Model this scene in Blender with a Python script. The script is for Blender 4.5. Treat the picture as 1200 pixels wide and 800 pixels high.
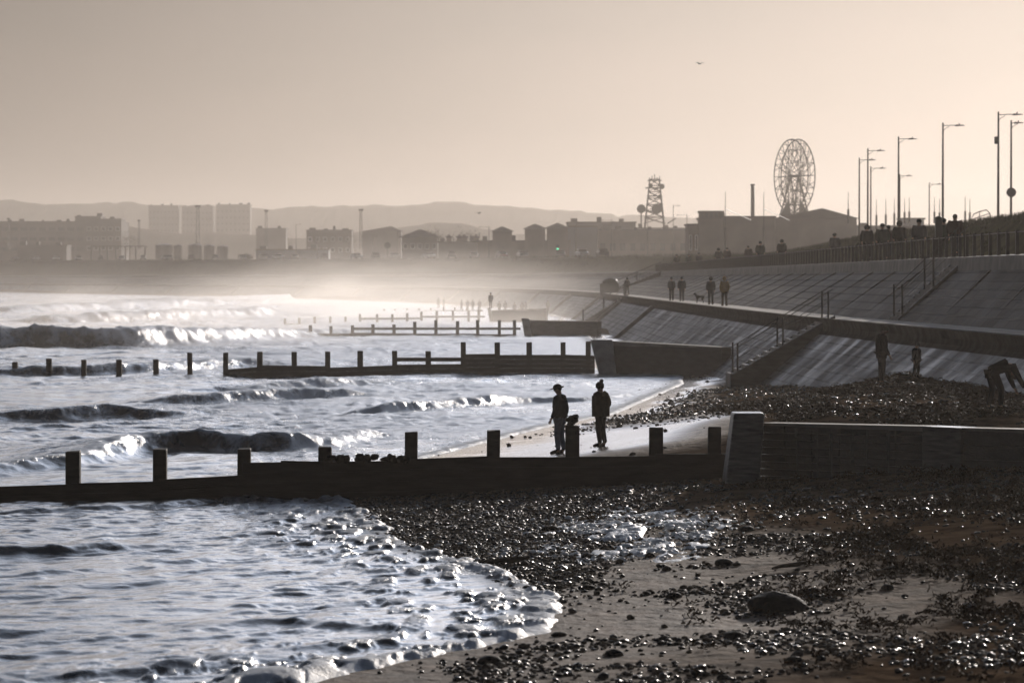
import bpy, math, random
import numpy as np
from mathutils import Vector, Matrix
random.seed(7); rng = np.random.default_rng(11)
for o in list(bpy.data.objects): bpy.data.objects.remove(o)
S = bpy.context.scene; COL = S.collection
R = math.radians
# ------------------------------------------------------------------ camera, world, sun, exposure
H = 4.8; FPX = 4500.0; YH = 326.0
PITCH = math.atan((400 - YH) / FPX)
cam = bpy.data.cameras.new('camera'); co = bpy.data.objects.new('camera', cam); COL.objects.link(co)
co.location = (0, 0, H); co.rotation_euler = (R(90) - PITCH, 0, 0)
cam.lens = 135; cam.sensor_width = 36; cam.clip_start = 1; cam.clip_end = 30000
cam.dof.use_dof = True; cam.dof.focus_distance = 92; cam.dof.aperture_fstop = 3.2
S.camera = co
SUN_EL, SUN_AZ = 11.0, 14.0        # azimuth to the right of the view (+Y)
W = bpy.data.worlds.new('World'); S.world = W; W.use_nodes = True
nt = W.node_tree; nt.nodes.clear()
wo = nt.nodes.new('ShaderNodeOutputWorld'); bg = nt.nodes.new('ShaderNodeBackground')
sky = nt.nodes.new('ShaderNodeTexSky'); sky.sky_type = 'NISHITA'; sky.sun_disc = False
sky.sun_elevation = R(SUN_EL); sky.sun_rotation = R(SUN_AZ)
sky.air_density = 1.0; sky.dust_density = 4.0; sky.ozone_density = 1.0
tint = nt.nodes.new('ShaderNodeMixRGB'); tint.blend_type = 'MULTIPLY'; tint.inputs[0].default_value = 1.0
hsv = nt.nodes.new('ShaderNodeHueSaturation'); hsv.inputs['Saturation'].default_value = .5
nt.links.new(sky.outputs[0], hsv.inputs['Color']); 
# bright veil of thin cloud, strongest on the sun's side
vd = nt.nodes.new('ShaderNodeVectorMath'); vd.operation = 'DOT_PRODUCT'; tc0 = nt.nodes.new('ShaderNodeTexCoord'); nt.links.new(tc0.outputs['Generated'], vd.inputs[0])
vd.inputs[1].default_value = (math.sin(R(SUN_AZ)) * .98, math.cos(R(SUN_AZ)) * .98, .17)
vm = nt.nodes.new('ShaderNodeMapRange'); vm.inputs[1].default_value = -.4; vm.inputs[2].default_value = 1.0; vm.inputs[3].default_value = 0; vm.inputs[4].default_value = 1; nt.links.new(vd.outputs['Value'], vm.inputs[0])
vp = nt.nodes.new('ShaderNodeMath'); vp.operation = 'POWER'; vp.inputs[1].default_value = 3.5; nt.links.new(vm.outputs[0], vp.inputs[0])
vq = nt.nodes.new('ShaderNodeMath'); vq.operation = 'MULTIPLY_ADD'; vq.inputs[1].default_value = 15; vq.inputs[2].default_value = .3; nt.links.new(vp.outputs[0], vq.inputs[0])
vf = nt.nodes.new('ShaderNodeMapRange'); vf.interpolation_type = 'SMOOTHSTEP'; vf.inputs[1].default_value = .915; vf.inputs[2].default_value = .995; vf.inputs[3].default_value = .3; vf.inputs[4].default_value = 1.0; nt.links.new(vd.outputs['Value'], vf.inputs[0])
vz = nt.nodes.new('ShaderNodeMath'); vz.operation = 'MULTIPLY'; nt.links.new(vq.outputs[0], vz.inputs[0]); nt.links.new(vf.outputs[0], vz.inputs[1])
vc = nt.nodes.new('ShaderNodeVectorMath'); vc.operation = 'SCALE'; vc.inputs[0].default_value = (1.0, .97, .91); nt.links.new(vz.outputs[0], vc.inputs['Scale'])
vx = nt.nodes.new('ShaderNodeMixRGB'); vx.inputs[0].default_value = .72; nt.links.new(hsv.outputs[0], vx.inputs[1]); nt.links.new(vc.outputs[0], vx.inputs[2]); nt.links.new(vx.outputs[0], tint.inputs[1])
# thin uneven cloud: soft brightness variation
tc = nt.nodes.new('ShaderNodeTexCoord'); mp = nt.nodes.new('ShaderNodeMapping'); mp.inputs['Scale'].default_value = (5, 5, 16)
cn = nt.nodes.new('ShaderNodeTexNoise'); cn.inputs['Scale'].default_value = 2.6; cn.inputs['Detail'].default_value = 4
cr = nt.nodes.new('ShaderNodeValToRGB')
cr.color_ramp.elements[0].position = 0.3; cr.color_ramp.elements[0].color = (0.82, 0.80, 0.84, 1)
cr.color_ramp.elements[1].position = 0.75; cr.color_ramp.elements[1].color = (1.06, 1.0, 1.04, 1)
nt.links.new(tc.outputs['Generated'], mp.inputs[0]); nt.links.new(mp.outputs[0], cn.inputs['Vector'])
nt.links.new(cn.outputs[0], cr.inputs[0]); nt.links.new(cr.outputs[0], tint.inputs[2])
# cloud deck: clear warm band low down, greyer cloud above it, cool overhead
sx = nt.nodes.new('ShaderNodeSeparateXYZ'); nt.links.new(tc.outputs['Generated'], sx.inputs[0])
ad_ = nt.nodes.new('ShaderNodeMath'); ad_.operation = 'MULTIPLY_ADD'; ad_.inputs[1].default_value = .05; nt.links.new(cn.outputs[0], ad_.inputs[0]); nt.links.new(sx.outputs['Z'], ad_.inputs[2])
er = nt.nodes.new('ShaderNodeValToRGB'); E_ = er.color_ramp.elements
E_[0].position = 0.02; E_[0].color = (1.10, 1.09, 1.05, 1); E_[1].position = 1; E_[1].color = (.35, .48, .68, 1)
for p_, c_ in ((.05, (1.10, 1.10, 1.07, 1)), (.108, (.70, .715, .715, 1)), (.15, (4.9, 5.5, 6.4, 1)), (.32, (2.9, 3.8, 5.2, 1)), (.6, (.4, .6, .9, 1))):
    e_ = E_.new(p_); e_.color = c_
nt.links.new(ad_.outputs[0], er.inputs[0]); t2 = nt.nodes.new('ShaderNodeMixRGB'); t2.blend_type = 'MULTIPLY'; t2.inputs[0].default_value = 1
nt.links.new(tint.outputs[0], t2.inputs[1]); nt.links.new(er.outputs[0], t2.inputs[2])
nt.links.new(t2.outputs[0], bg.inputs[0]); bg.inputs[1].default_value = 0.055
nt.links.new(bg.outputs[0], wo.inputs[0])
sl = bpy.data.lights.new('sun', 'SUN'); so = bpy.data.objects.new('sun', sl); COL.objects.link(so)
sl.energy = 5.0; sl.angle = R(0.6); sl.color = (1.0, 0.9, 0.8)
sd = Vector((math.sin(R(SUN_AZ)) * math.cos(R(SUN_EL)), math.cos(R(SUN_AZ)) * math.cos(R(SUN_EL)), math.sin(R(SUN_EL))))
so.rotation_euler = sd.to_track_quat('Z', 'Y').to_euler(); so.location = (60, 60, 60)
S.view_settings.view_transform = 'Standard'; S.view_settings.look = 'None'
S.view_settings.exposure = -0.7; S.view_settings.gamma = 1.0
S.render.engine = 'CYCLES'
S.cycles.volume_bounces = 1; S.cycles.max_bounces = 6
# ------------------------------------------------------------------ helpers
def ray(x, y):
    cx = (x - 600) / FPX; cy = (400 - y) / FPX; c, s = math.cos(PITCH), math.sin(PITCH)
    return Vector((cx, c + cy * s, -s + cy * c))
def P(x, y, Y):                       # the place at distance Y behind photo point x, y
    d = ray(x, y); t = Y / d.y; return Vector((d.x * t, Y, H + d.z * t))
def G(x, y, z=0.0):                   # the place at height z behind photo point x, y
    d = ray(x, y); t = (z - H) / d.z; return Vector((d.x * t, d.y * t, z))

def mat(name, col, rough=0.8, var=0.25, scale=2.0, bump=0.0, bscale=20.0, metal=0.0, stretch=(1, 1, 1), spec=0.15, col2=None, detail=6):
    m = bpy.data.materials.new(name); m.use_nodes = True; n = m.node_tree.nodes; l = m.node_tree.links
    b = n['Principled BSDF']; b.inputs['Roughness'].default_value = rough; b.inputs['Metallic'].default_value = metal
    b.inputs['Specular IOR Level'].default_value = spec
    t = n.new('ShaderNodeTexCoord'); mm = n.new('ShaderNodeMapping'); mm.inputs['Scale'].default_value = stretch
    l.new(t.outputs['Object'], mm.inputs[0])
    nz = n.new('ShaderNodeTexNoise'); nz.inputs['Scale'].default_value = scale; nz.inputs['Detail'].default_value = detail
    l.new(mm.outputs[0], nz.inputs['Vector'])
    r = n.new('ShaderNodeValToRGB'); r.color_ramp.elements[0].position = 0.3; r.color_ramp.elements[1].position = 0.7
    c2 = col2 or tuple(min(1, c * (1 + var)) for c in col)
    c1 = col if col2 else tuple(c * (1 - var) for c in col)
    r.color_ramp.elements[0].color = (*c1, 1); r.color_ramp.elements[1].color = (*c2, 1)
    l.new(nz.outputs[0], r.inputs[0]); l.new(r.outputs[0], b.inputs['Base Color'])
    if bump:
        n2 = n.new('ShaderNodeTexNoise'); n2.inputs['Scale'].default_value = bscale; n2.inputs['Detail'].default_value = 5
        l.new(mm.outputs[0], n2.inputs['Vector'])
        bp = n.new('ShaderNodeBump'); bp.inputs['Strength'].default_value = 1.0; bp.inputs['Distance'].default_value = bump
        l.new(n2.outputs[0], bp.inputs['Height']); l.new(bp.outputs[0], b.inputs['Normal'])
    return m
M = {}
M['wood'] = mat('wet_timber', (0.028, 0.022, 0.018), 0.7, 0.4, 3, 0.01, 14, stretch=(0.6, 3, 3), spec=.15)
M['conc'] = mat('concrete', (0.16, 0.145, 0.13), 0.6, 0.35, 1.2, 0.01, 12)
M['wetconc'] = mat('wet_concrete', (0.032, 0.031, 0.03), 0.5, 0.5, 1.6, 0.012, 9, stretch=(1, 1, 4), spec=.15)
M['board'] = mat('wet_stained_boards', (0.022, 0.022, 0.022), 0.36, 0.6, 2.2, 0.03, 11, stretch=(1, 1, 5), spec=.5, col2=(.06, .058, .055))
M['block'] = mat('streaked_pale_concrete', (0.05, 0.047, 0.044), 0.4, 0.6, 3, 0.02, 14, stretch=(.8, .8, 6), spec=.4, col2=(.2, .185, .17))
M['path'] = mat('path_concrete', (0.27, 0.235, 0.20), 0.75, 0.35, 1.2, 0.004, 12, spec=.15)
M['revet'] = mat('revetment_concrete', (0.10, 0.09, 0.08), 0.55, 0.35, .7, 0.015, 5, spec=.3)
M['grass'] = mat('grass', (0.035, 0.04, 0.014), 0.95, 0.5, .6, 0.08, 6, spec=0)
M['lit_conc'] = mat('lit_wet_concrete', (.3, .28, .26), .4, .35, 2, .01, 10, spec=.4)  # wet concrete, coloured paler to stand in for light reflected onto the end blocks
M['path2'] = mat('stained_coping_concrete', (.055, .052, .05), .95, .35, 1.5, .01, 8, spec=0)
M['asph'] = mat('asphalt', (0.05, 0.05, 0.05), 0.8, 0.2, 1)
M['metal'] = mat('dark_metal', (0.035, 0.034, 0.033), 0.5, 0.2, 4, metal=0.3)
M['galv'] = mat('galvanised_metal', (0.12, 0.12, 0.12), 0.45, 0.2, 4, metal=0.6)
M['paintw'] = mat('white_paint', (0.6, 0.58, 0.55), 0.5, 0.1, 2)
M['stonew'] = mat('building_stone', (0.22, 0.2, 0.18), 0.85, 0.15, .2)
M['brick'] = mat('building_brick', (0.13, 0.10, 0.085), 0.85, 0.2, .3)
M['blue'] = mat('blue_cladding', (0.10, 0.13, 0.17), 0.6, 0.1, .2)
M['clad'] = mat('grey_cladding', (0.15, 0.145, 0.14), 0.7, 0.1, .2)
M['far'] = mat('far_concrete', (0.09, 0.08, 0.072), 0.85, 0.15, .2)
M['roof'] = mat('roof_slate', (0.07, 0.06, 0.058), 0.7, 0.2, .5)
M['glass'] = mat('window_glass', (0.03, 0.035, 0.04), 0.1, 0.1, 1, spec=.6)
M['skin'] = mat('skin', (0.32, 0.19, 0.13), 0.6, 0.1, 9)
M['hair'] = mat('hair', (0.03, 0.02, 0.014), 0.8, 0.2, 20)
M['bark'] = mat('bark', (0.05, 0.04, 0.03), 0.9, 0.3, 4)
M['leaf'] = mat('foliage', (0.05, 0.055, 0.03), 0.9, 0.4, 1)
M['rubber'] = mat('rubber', (0.02, 0.02, 0.02), 0.8, 0.2, 5)
M['rock'] = mat('dark_rock', (0.014, 0.013, 0.012), 0.75, 0.4, 6, 0.03, 14, spec=.15)
def cloth(name, c, rough=.95):
    if name not in M: M[name] = mat(name, c, rough, 0.25, 14, 0.004, 40, spec=0)
    return M[name]
cloth('black_cloth', (0.012, 0.012, 0.014)); cloth('navy_cloth', (0.016, 0.02, 0.03)); cloth('jeans', (0.10, 0.14, 0.2))
cloth('brown_cloth', (0.035, 0.024, 0.015)); cloth('yellow_cloth', (0.42, 0.24, 0.05)); cloth('grey_cloth', (0.06, 0.06, 0.065))
cloth('red_cloth', (0.04, 0.018, 0.016)); cloth('green_cloth', (0.03, 0.045, 0.03))

def tag(o, label=None, cat=None, group=None, kind=None):
    if label: o['label'] = label
    if cat: o['category'] = cat
    if group: o['group'] = group
    if kind: o['kind'] = kind
    return o
def thing(name, label, cat, loc=(0, 0, 0), rz=0, group=None):
    o = bpy.data.objects.new(name, None); COL.objects.link(o); o.empty_display_size = .2
    o.location = loc; o.rotation_euler = (0, 0, rz); return tag(o, label, cat, group)
def mesh_np(name, V, F, m, parent=None, smooth=True, loc=None):
    me = bpy.data.meshes.new(name); V = np.asarray(V, np.float32); F = np.asarray(F, np.int32); k = F.shape[1]
    me.vertices.add(len(V)); me.vertices.foreach_set('co', V.ravel())
    me.loops.add(F.size); me.loops.foreach_set('vertex_index', F.ravel())
    me.polygons.add(len(F)); me.polygons.foreach_set('loop_start', np.arange(0, F.size, k, dtype=np.int32))
    me.polygons.foreach_set('use_smooth', np.full(len(F), smooth)); me.update(calc_edges=True)
    me.materials.append(m); o = bpy.data.objects.new(name, me); COL.objects.link(o)
    if parent: o.parent = parent
    if loc is not None: o.location = loc
    return o
class MB:
    def __init__(s): s.v = []; s.f = []
    def add(s, v, f):
        k = len(s.v); s.v += [tuple(p) for p in v]; s.f += [tuple(i + k for i in q) for q in f]; return s
    def box(s, x0, x1, y0, y1, z0, z1):
        v = [(x, y, z) for z in (z0, z1) for y in (y0, y1) for x in (x0, x1)]
        return s.add(v, [(0, 2, 3, 1), (4, 5, 7, 6), (0, 1, 5, 4), (2, 6, 7, 3), (0, 4, 6, 2), (1, 3, 7, 5)])
    def hexa(s, v): return s.add(v, [(0, 2, 3, 1), (4, 5, 7, 6), (0, 1, 5, 4), (2, 6, 7, 3), (0, 4, 6, 2), (1, 3, 7, 5)])
    def bar(s, a, b, w, h=None, up=(0, 0, 1)):
        a, b = Vector(a), Vector(b); h = h or w; d = (b - a).normalized(); u = Vector(up)
        if abs(d.dot(u)) > .95: u = Vector((0, 1, 0))
        r = d.cross(u).normalized(); u = r.cross(d)
        v = [p + r * i * w / 2 + u * j * h / 2 for j in (-1, 1) for p in (a, b) for i in (-1, 1)]
        return s.hexa(v)
    def tube(s, pts, rad, n=8, cap=True):
        pts = [Vector(p) for p in pts]; rad = rad if isinstance(rad, (list, tuple)) else [rad] * len(pts)
        k0 = len(s.v); ref = Vector((0, 0, 1))
        for i, p in enumerate(pts):
            d = (pts[min(i + 1, len(pts) - 1)] - pts[max(i - 1, 0)]).normalized()
            rr = ref if abs(d.dot(ref)) < .9 else Vector((1, 0, 0))
            a = d.cross(rr).normalized(); b = d.cross(a)
            for j in range(n):
                t = 2 * math.pi * j / n; s.v.append(tuple(p + (a * math.cos(t) + b * math.sin(t)) * rad[i]))
        for i in range(len(pts) - 1):
            for j in range(n):
                s.f.append((k0 + i * n + j, k0 + i * n + (j + 1) % n, k0 + (i + 1) * n + (j + 1) % n, k0 + (i + 1) * n + j))
        if cap:
            s.f.append(tuple(k0 + j for j in range(n))[::-1]); s.f.append(tuple(k0 + (len(pts) - 1) * n + j for j in range(n)))
        return s
    def ell(s, c, r, nu=12, nv=8, jit=0, seed=0):
        rr = random.Random(seed); k = len(s.v); c = Vector(c)
        for i in range(nv + 1):
            ph = math.pi * i / nv
            for j in range(nu):
                th = 2 * math.pi * j / nu; q = 1 + (rr.uniform(-jit, jit) if 0 < i < nv else 0)
                s.v.append((c.x + r[0] * q * math.sin(ph) * math.cos(th), c.y + r[1] * q * math.sin(ph) * math.sin(th), c.z + r[2] * q * math.cos(ph)))
        for i in range(nv):
            for j in range(nu):
                s.f.append((k + i * nu + j, k + (i + 1) * nu + j, k + (i + 1) * nu + (j + 1) % nu, k + i * nu + (j + 1) % nu))
        return s
    def prism(s, pts, y0, y1):          # outline in x,z pushed through y
        n = len(pts); v = [(x, y0, z) for x, z in pts] + [(x, y1, z) for x, z in pts]
        return s.add(v, [tuple(range(n)), tuple(range(n, 2 * n))[::-1]] + [(i, i + n, (i + 1) % n + n, (i + 1) % n) for i in range(n)])
    def build(s, name, m, parent=None, smooth=False, bevel=0, loc=None):
        me = bpy.data.meshes.new(name); me.from_pydata(s.v, [], s.f); me.update(); me.materials.append(m)
        for p in me.polygons: p.use_smooth = smooth
        o = bpy.data.objects.new(name, me); COL.objects.link(o)
        if parent: o.parent = parent
        if loc is not None: o.location = loc
        if bevel:
            b = o.modifiers.new('bevel', 'BEVEL'); b.width = bevel; b.segments = 2; b.limit_method = 'ANGLE'
        return o
def copy_tree(o, label=None, loc=None, rz=None, scale=None):
    c = o.copy(); COL.objects.link(c)
    for ch in o.children:
        d = ch.copy(); COL.objects.link(d); d.parent = c
        for g in ch.children:
            e = g.copy(); COL.objects.link(e); e.parent = d
    if label: c['label'] = label
    if loc is not None: c.location = loc
    if rz is not None: c.rotation_euler = (0, 0, rz)
    if scale: c.scale = (scale,) * 3
    return c
def hash2(ix, iy, s):
    h = (ix.astype(np.int64) * 374761393 + iy.astype(np.int64) * 668265263 + s * 144665) & 0xffffffff
    h = ((h ^ (h >> 13)) * 1274126177) & 0xffffffff; return ((h ^ (h >> 16)) & 0xffff) / 65535.0
def vnoise(x, y, s=0):
    ix = np.floor(x); iy = np.floor(y); fx = x - ix; fy = y - iy; ix = ix.astype(np.int64); iy = iy.astype(np.int64)
    fx = fx * fx * (3 - 2 * fx); fy = fy * fy * (3 - 2 * fy)
    a = hash2(ix, iy, s); b = hash2(ix + 1, iy, s); c = hash2(ix, iy + 1, s); d = hash2(ix + 1, iy + 1, s)
    return (a * (1 - fx) + b * fx) * (1 - fy) + (c * (1 - fx) + d * fx) * fy
def fbm(x, y, s=0, o=4):
    r = 0; a = .5; t = 0
    for i in range(o): r = r + a * vnoise(x, y, s + i * 17); t += a; a *= .5; x = x * 2.03 + 5.1; y = y * 2.03 + 1.7
    return r / t
def sstep(x, a, b):
    t = np.clip((x - a) / (b - a), 0, 1); return t * t * (3 - 2 * t)
# ------------------------------------------------------------------ coast geometry
CP = np.array([(17, 20), (17, 40), (16.6, 80), (15.2, 116), (13.3, 166), (12.1, 247), (11.3, 330), (10.7, 403), (9.5, 480), (3, 600), (-15, 760), (-50, 930), (-110, 1120), (-200, 1400), (-330, 1750), (-560, 2200)], float)
def catmull(p, n=12):
    out = []; q = np.vstack([2 * p[0] - p[1], p, 2 * p[-1] - p[-2]])
    for i in range(1, len(q) - 2):
        for k in range(n):
            t = k / n; a, b, c, d = q[i - 1], q[i], q[i + 1], q[i + 2]
            out.append(.5 * ((2 * b) + (c - a) * t + (2 * a - 5 * b + 4 * c - d) * t * t + (3 * b - a - 3 * c + d) * t ** 3))
    out.append(q[-2]); return np.array(out)
PATH = catmull(CP)
dP = np.gradient(PATH, axis=0); dP /= np.linalg.norm(dP, axis=1)[:, None]
NRM = np.stack([dP[:, 1], -dP[:, 0]], 1)           # landward
WID = np.interp(PATH[:, 1], [0, 80, 138, 190, 247, 330, 403, 480, 2200], [2.9, 3.6, 4.0, 5.2, 6.1, 6.9, 7.5, 8, 8])
def crest(Y): return np.interp(Y, [0, 180, 300, 350, 420, 600, 1500], [8.4, 8.3, 8.1, 7.7, 7.4, 8.2, 11.6])
CZ = crest(PATH[:, 1])
def coast_x(Y, u=0.0):                             # X of the line u metres landward at distance Y
    q = PATH + NRM * u; return float(np.interp(Y, q[:, 1], q[:, 0]))
def fence_x(Y): q = PATH + NRM * (WID - .2)[:, None]; return float(np.interp(Y, q[:, 1], q[:, 0]))
def coast_px(x, u, withw=True):                    # where the line u landward of the railing stands behind photo column x
    q = PATH + NRM * (u + (WID if withw else 0))[:, None] if withw else PATH + NRM * u
    px = 600 + q[:, 0] / q[:, 1] * FPX
    for i in range(len(q) - 1, 0, -1):
        if (px[i] - x) * (px[i - 1] - x) <= 0 and q[i, 1] > 120:
            t = (x - px[i]) / (px[i - 1] - px[i] + 1e-9); p = q[i] + (q[i - 1] - q[i]) * t
            return Vector((p[0], p[1], float(crest(p[1]))))
    p = q[-1]; return Vector((p[0], p[1], float(crest(p[1]))))
WY = [30, 40, 46, 52, 57.8, 64.7, 68.8, 78.8, 84, 88, 103, 124, 136, 174, 188, 194, 200, 215, 260, 318, 330, 345, 400, 430, 470, 600, 760, 930, 1120, 1400, 2200]
WX = [-5, -4, -2.35, .46, .64, -.57, -1.83, -3, -3.8, -3.9, -2.3, 1.1, 3.6, 7.7, 8.3, 6.0, 4.4, 4.5, 6, 6.4, 4, 4.5, 7, 5, 6, -2, -22, -58, -118, -210, -575]
def waterline(Y): return np.interp(Y, WY, WX)
def beach_z(X, Y):
    d = X - waterline(Y); k = sstep(Y, 86, 93)
    dp = np.maximum(d, 0); up = (.03 + .02 * k) * dp + (.003 + .005 * k) * dp ** 2
    up = np.minimum(up, 1.0 + .55 * k)
    dn = np.maximum(.05 * np.minimum(d, 0), -1.1)
    return up + dn + (fbm(X * .35, Y * .2, 3) - .5) * .16 * sstep(d, .3, 4) + (fbm(X * 1.6, Y * .8, 8) - .5) * .05 * sstep(d, -.5, 1.5)
def bz(X, Y): return float(beach_z(np.array([float(X)]), np.array([float(Y)]))[0])
# ------------------------------------------------------------------ ground sheet and hills
gz = -1.6
tag(mesh_np('ground', [(-9000, -500, gz), (9000, -500, gz), (9000, 9000, gz), (-9000, 9000, gz)], [(0, 1, 2, 3)], M['grass']), kind='structure')
def hills(name, pts, Y, depth, m, seed):
    xs = np.arange(-500, 1700, 4.0); hy = np.interp(xs, [p[0] for p in pts], [p[1] for p in pts])
    nr = 12; V = []
    for r in range(nr):
        t = r / (nr - 1)
        for x, y in zip(xs, hy):
            p = P(x, y, Y); z = (p.z + 2) * math.sin(t * math.pi / 2) ** 1.0 - 2
            V.append((p.x * (1 - (1 - t) * .12), Y - depth * (1 - t), z))
    V = np.array(V); N = len(xs)
    rough = (fbm(V[:, 0] * .03, V[:, 1] * .03, seed, 4) - .5)
    V[:, 2] += rough * 9 * (V[:, 2] > 0) * Y / 3500
    F = [(r * N + i, r * N + i + 1, (r + 1) * N + i + 1, (r + 1) * N + i) for r in range(nr - 1) for i in range(N - 1)]
    return tag(mesh_np(name, V, F, m, smooth=False), kind='structure')
M['hill'] = mat('hill_woodland', (0.04, 0.042, 0.03), 0.95, 0.3, .01, spec=0)
hills('hills', [(-500, 236), (0, 235), (80, 241), (100, 238), (170, 241), (300, 244), (340, 242), (380, 242), (430, 241), (490, 238), (560, 240), (620, 245), (650, 248), (718, 250), (722, 254), (820, 256), (900, 262), (1700, 275)], 3800, 600, M['hill'], 5)
hills('hills', [(-500, 262), (0, 268), (150, 262), (200, 274), (290, 276), (360, 282), (480, 268), (500, 264), (540, 264), (620, 275), (800, 285), (1700, 300)], 2500, 400, M['hill'], 9)
# ------------------------------------------------------------------ sea wall: swept section
def sweep(name, rows, m, parent, ymax=None, smooth=False):  # rows: function(i) -> list of (u, z)
    idx = [i for i in range(len(PATH)) if ymax is None or PATH[i, 1] <= ymax]
    V = []; n = len(rows(0))
    for i in idx:
        for u, z in rows(i): V.append((PATH[i, 0] + NRM[i, 0] * u, PATH[i, 1] + NRM[i, 1] * u, z))
    F = [(a * n + b, a * n + b + 1, (a + 1) * n + b + 1, (a + 1) * n + b) for a in range(len(idx) - 1) for b in range(n - 1)]
    return mesh_np(name, V, F, m, parent, smooth)
def revet_mat(name, col, joint, steps, wet):
    m = mat(name, col, .5, .35, .6, spec=.11 if joint > .06 else .025); n = m.node_tree.nodes; l = m.node_tree.links; b = n['Principled BSDF']
    g = n.new('ShaderNodeNewGeometry'); sp = n.new('ShaderNodeSeparateXYZ'); l.new(g.outputs['Position'], sp.inputs[0])
    # coursed blocks: along the coast by Y, upwards by height
    mz = n.new('ShaderNodeMath'); mz.operation = 'MULTIPLY'; mz.inputs[1].default_value = 1.6; l.new(sp.outputs['Z'], mz.inputs[0])
    cb = n.new('ShaderNodeCombineXYZ'); l.new(sp.outputs['Y'], cb.inputs[0]); l.new(mz.outputs[0], cb.inputs[1])
    bk = n.new('ShaderNodeTexBrick'); bk.inputs['Scale'].default_value = 1; bk.inputs['Brick Width'].default_value = 2.2; bk.inputs['Row Height'].default_value = .5; bk.inputs['Mortar Size'].default_value = .05
    bk.inputs['Color1'].default_value = (*[c * .75 for c in col], 1); bk.inputs['Color2'].default_value = (*[c * 1.5 for c in col], 1); bk.inputs['Mortar'].default_value = (*[c * .3 for c in col], 1)
    l.new(cb.outputs[0], bk.inputs['Vector']); l.new(bk.outputs['Color'], b.inputs['Base Color'])
    n2 = n.new('ShaderNodeTexNoise'); n2.inputs['Scale'].default_value = 3; n2.inputs['Detail'].default_value = 6; l.new(g.outputs['Position'], n2.inputs['Vector'])
    ad = n.new('ShaderNodeMath'); ad.operation = 'SUBTRACT'; l.new(n2.outputs[0], ad.inputs[0]); l.new(bk.outputs['Fac'], ad.inputs[1])
    bp = n.new('ShaderNodeBump'); bp.inputs['Strength'].default_value = 1; bp.inputs['Distance'].default_value = joint
    l.new(ad.outputs[0], bp.inputs['Height']); l.new(bp.outputs[0], b.inputs['Normal'])
    n3 = n.new('ShaderNodeTexNoise'); n3.inputs['Scale'].default_value = .5; n3.inputs['Detail'].default_value = 5; l.new(g.outputs['Position'], n3.inputs['Vector'])
    mr = n.new('ShaderNodeMapRange'); mr.inputs[1].default_value = .35; mr.inputs[2].default_value = .65; mr.inputs[3].default_value = wet; mr.inputs[4].default_value = .75
    l.new(n3.outputs[0], mr.inputs[0]); l.new(mr.outputs[0], b.inputs['Roughness'])
    return m
M['lower'] = revet_mat('wet_revetment', (0.085, 0.084, 0.086), .06001, 3.2, .42)
M['upper'] = revet_mat('dry_revetment', (0.08, 0.069, 0.06), .05, 2.2, .6)
sw = thing('sea_wall', 'long two-tier sloping concrete sea wall curving round the bay to the left', 'sea wall')
sweep('lower_revetment', lambda i: [(-5.2, -1.5), (-.5, 2.45)], M['lower'], sw)
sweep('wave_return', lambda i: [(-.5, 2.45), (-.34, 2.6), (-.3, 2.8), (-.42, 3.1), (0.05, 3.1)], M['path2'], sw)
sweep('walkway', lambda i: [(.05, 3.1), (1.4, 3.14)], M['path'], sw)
sweep('upper_revetment', lambda i: [(1.4, 3.14), (WID[i] - .55, 5.1)], M['upper'], sw)
sweep('parapet', lambda i: [(WID[i] - .55, 5.1), (WID[i] - .5, 5.62), (WID[i], 5.66)], M['conc'], sw)
tag(sweep('promenade', lambda i: [(WID[i], 5.66), (WID[i] + 4.5, 5.7)], M['asph'], None), kind='structure')
# ribs down the slopes
mb = MB()
def slope_bar(mbx, Y, u0, z0, u1, z1, w, h):
    i = int(np.argmin(abs(PATH[:, 1] - Y))); q = np.array([np.interp(Y, PATH[:, 1], PATH[:, 0]), Y]); nn = NRM[i]
    a = (q[0] + nn[0] * u0, q[1] + nn[1] * u0, z0); b = (q[0] + nn[0] * u1, q[1] + nn[1] * u1, z1)
    mbx.bar(a, b, w, h)
def wid(Y): return float(np.interp(Y, PATH[:, 1], WID))
Y = 108.0
while Y < 470:
    slope_bar(mb, Y, 1.5, 3.17, wid(Y) - .6, 5.1, .2, .06); Y += 11.0
mb.build('rib', M['upper'], sw)
mb = MB(); Y = 300
while Y < 1500:
    slope_bar(mb, Y, -5.1, -1.4, -.5, 2.5, 1.4, .5); Y += 70
mb.build('stair_rib', M['conc'], sw)
# grass bank and esplanade
def bank_rows(i):
    w = WID[i]; c = CZ[i]
    return [(w + 4.5, 5.7), (w + 5.5, 6.2 if c > 7 else 6), (w + 7.2, 5.7 + (c - 5.7) * .75), (w + 9.5, c), (w + 12, c + .05)]
bk = tag(sweep('grass_bank', bank_rows, M['grass'], None, smooth=True), kind='structure')
tag(sweep('esplanade_road', lambda i: [(WID[i] + 12, CZ[i] + .05), (WID[i] + 400, CZ[i] + .1)], M['asph'], None), kind='structure')
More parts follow.
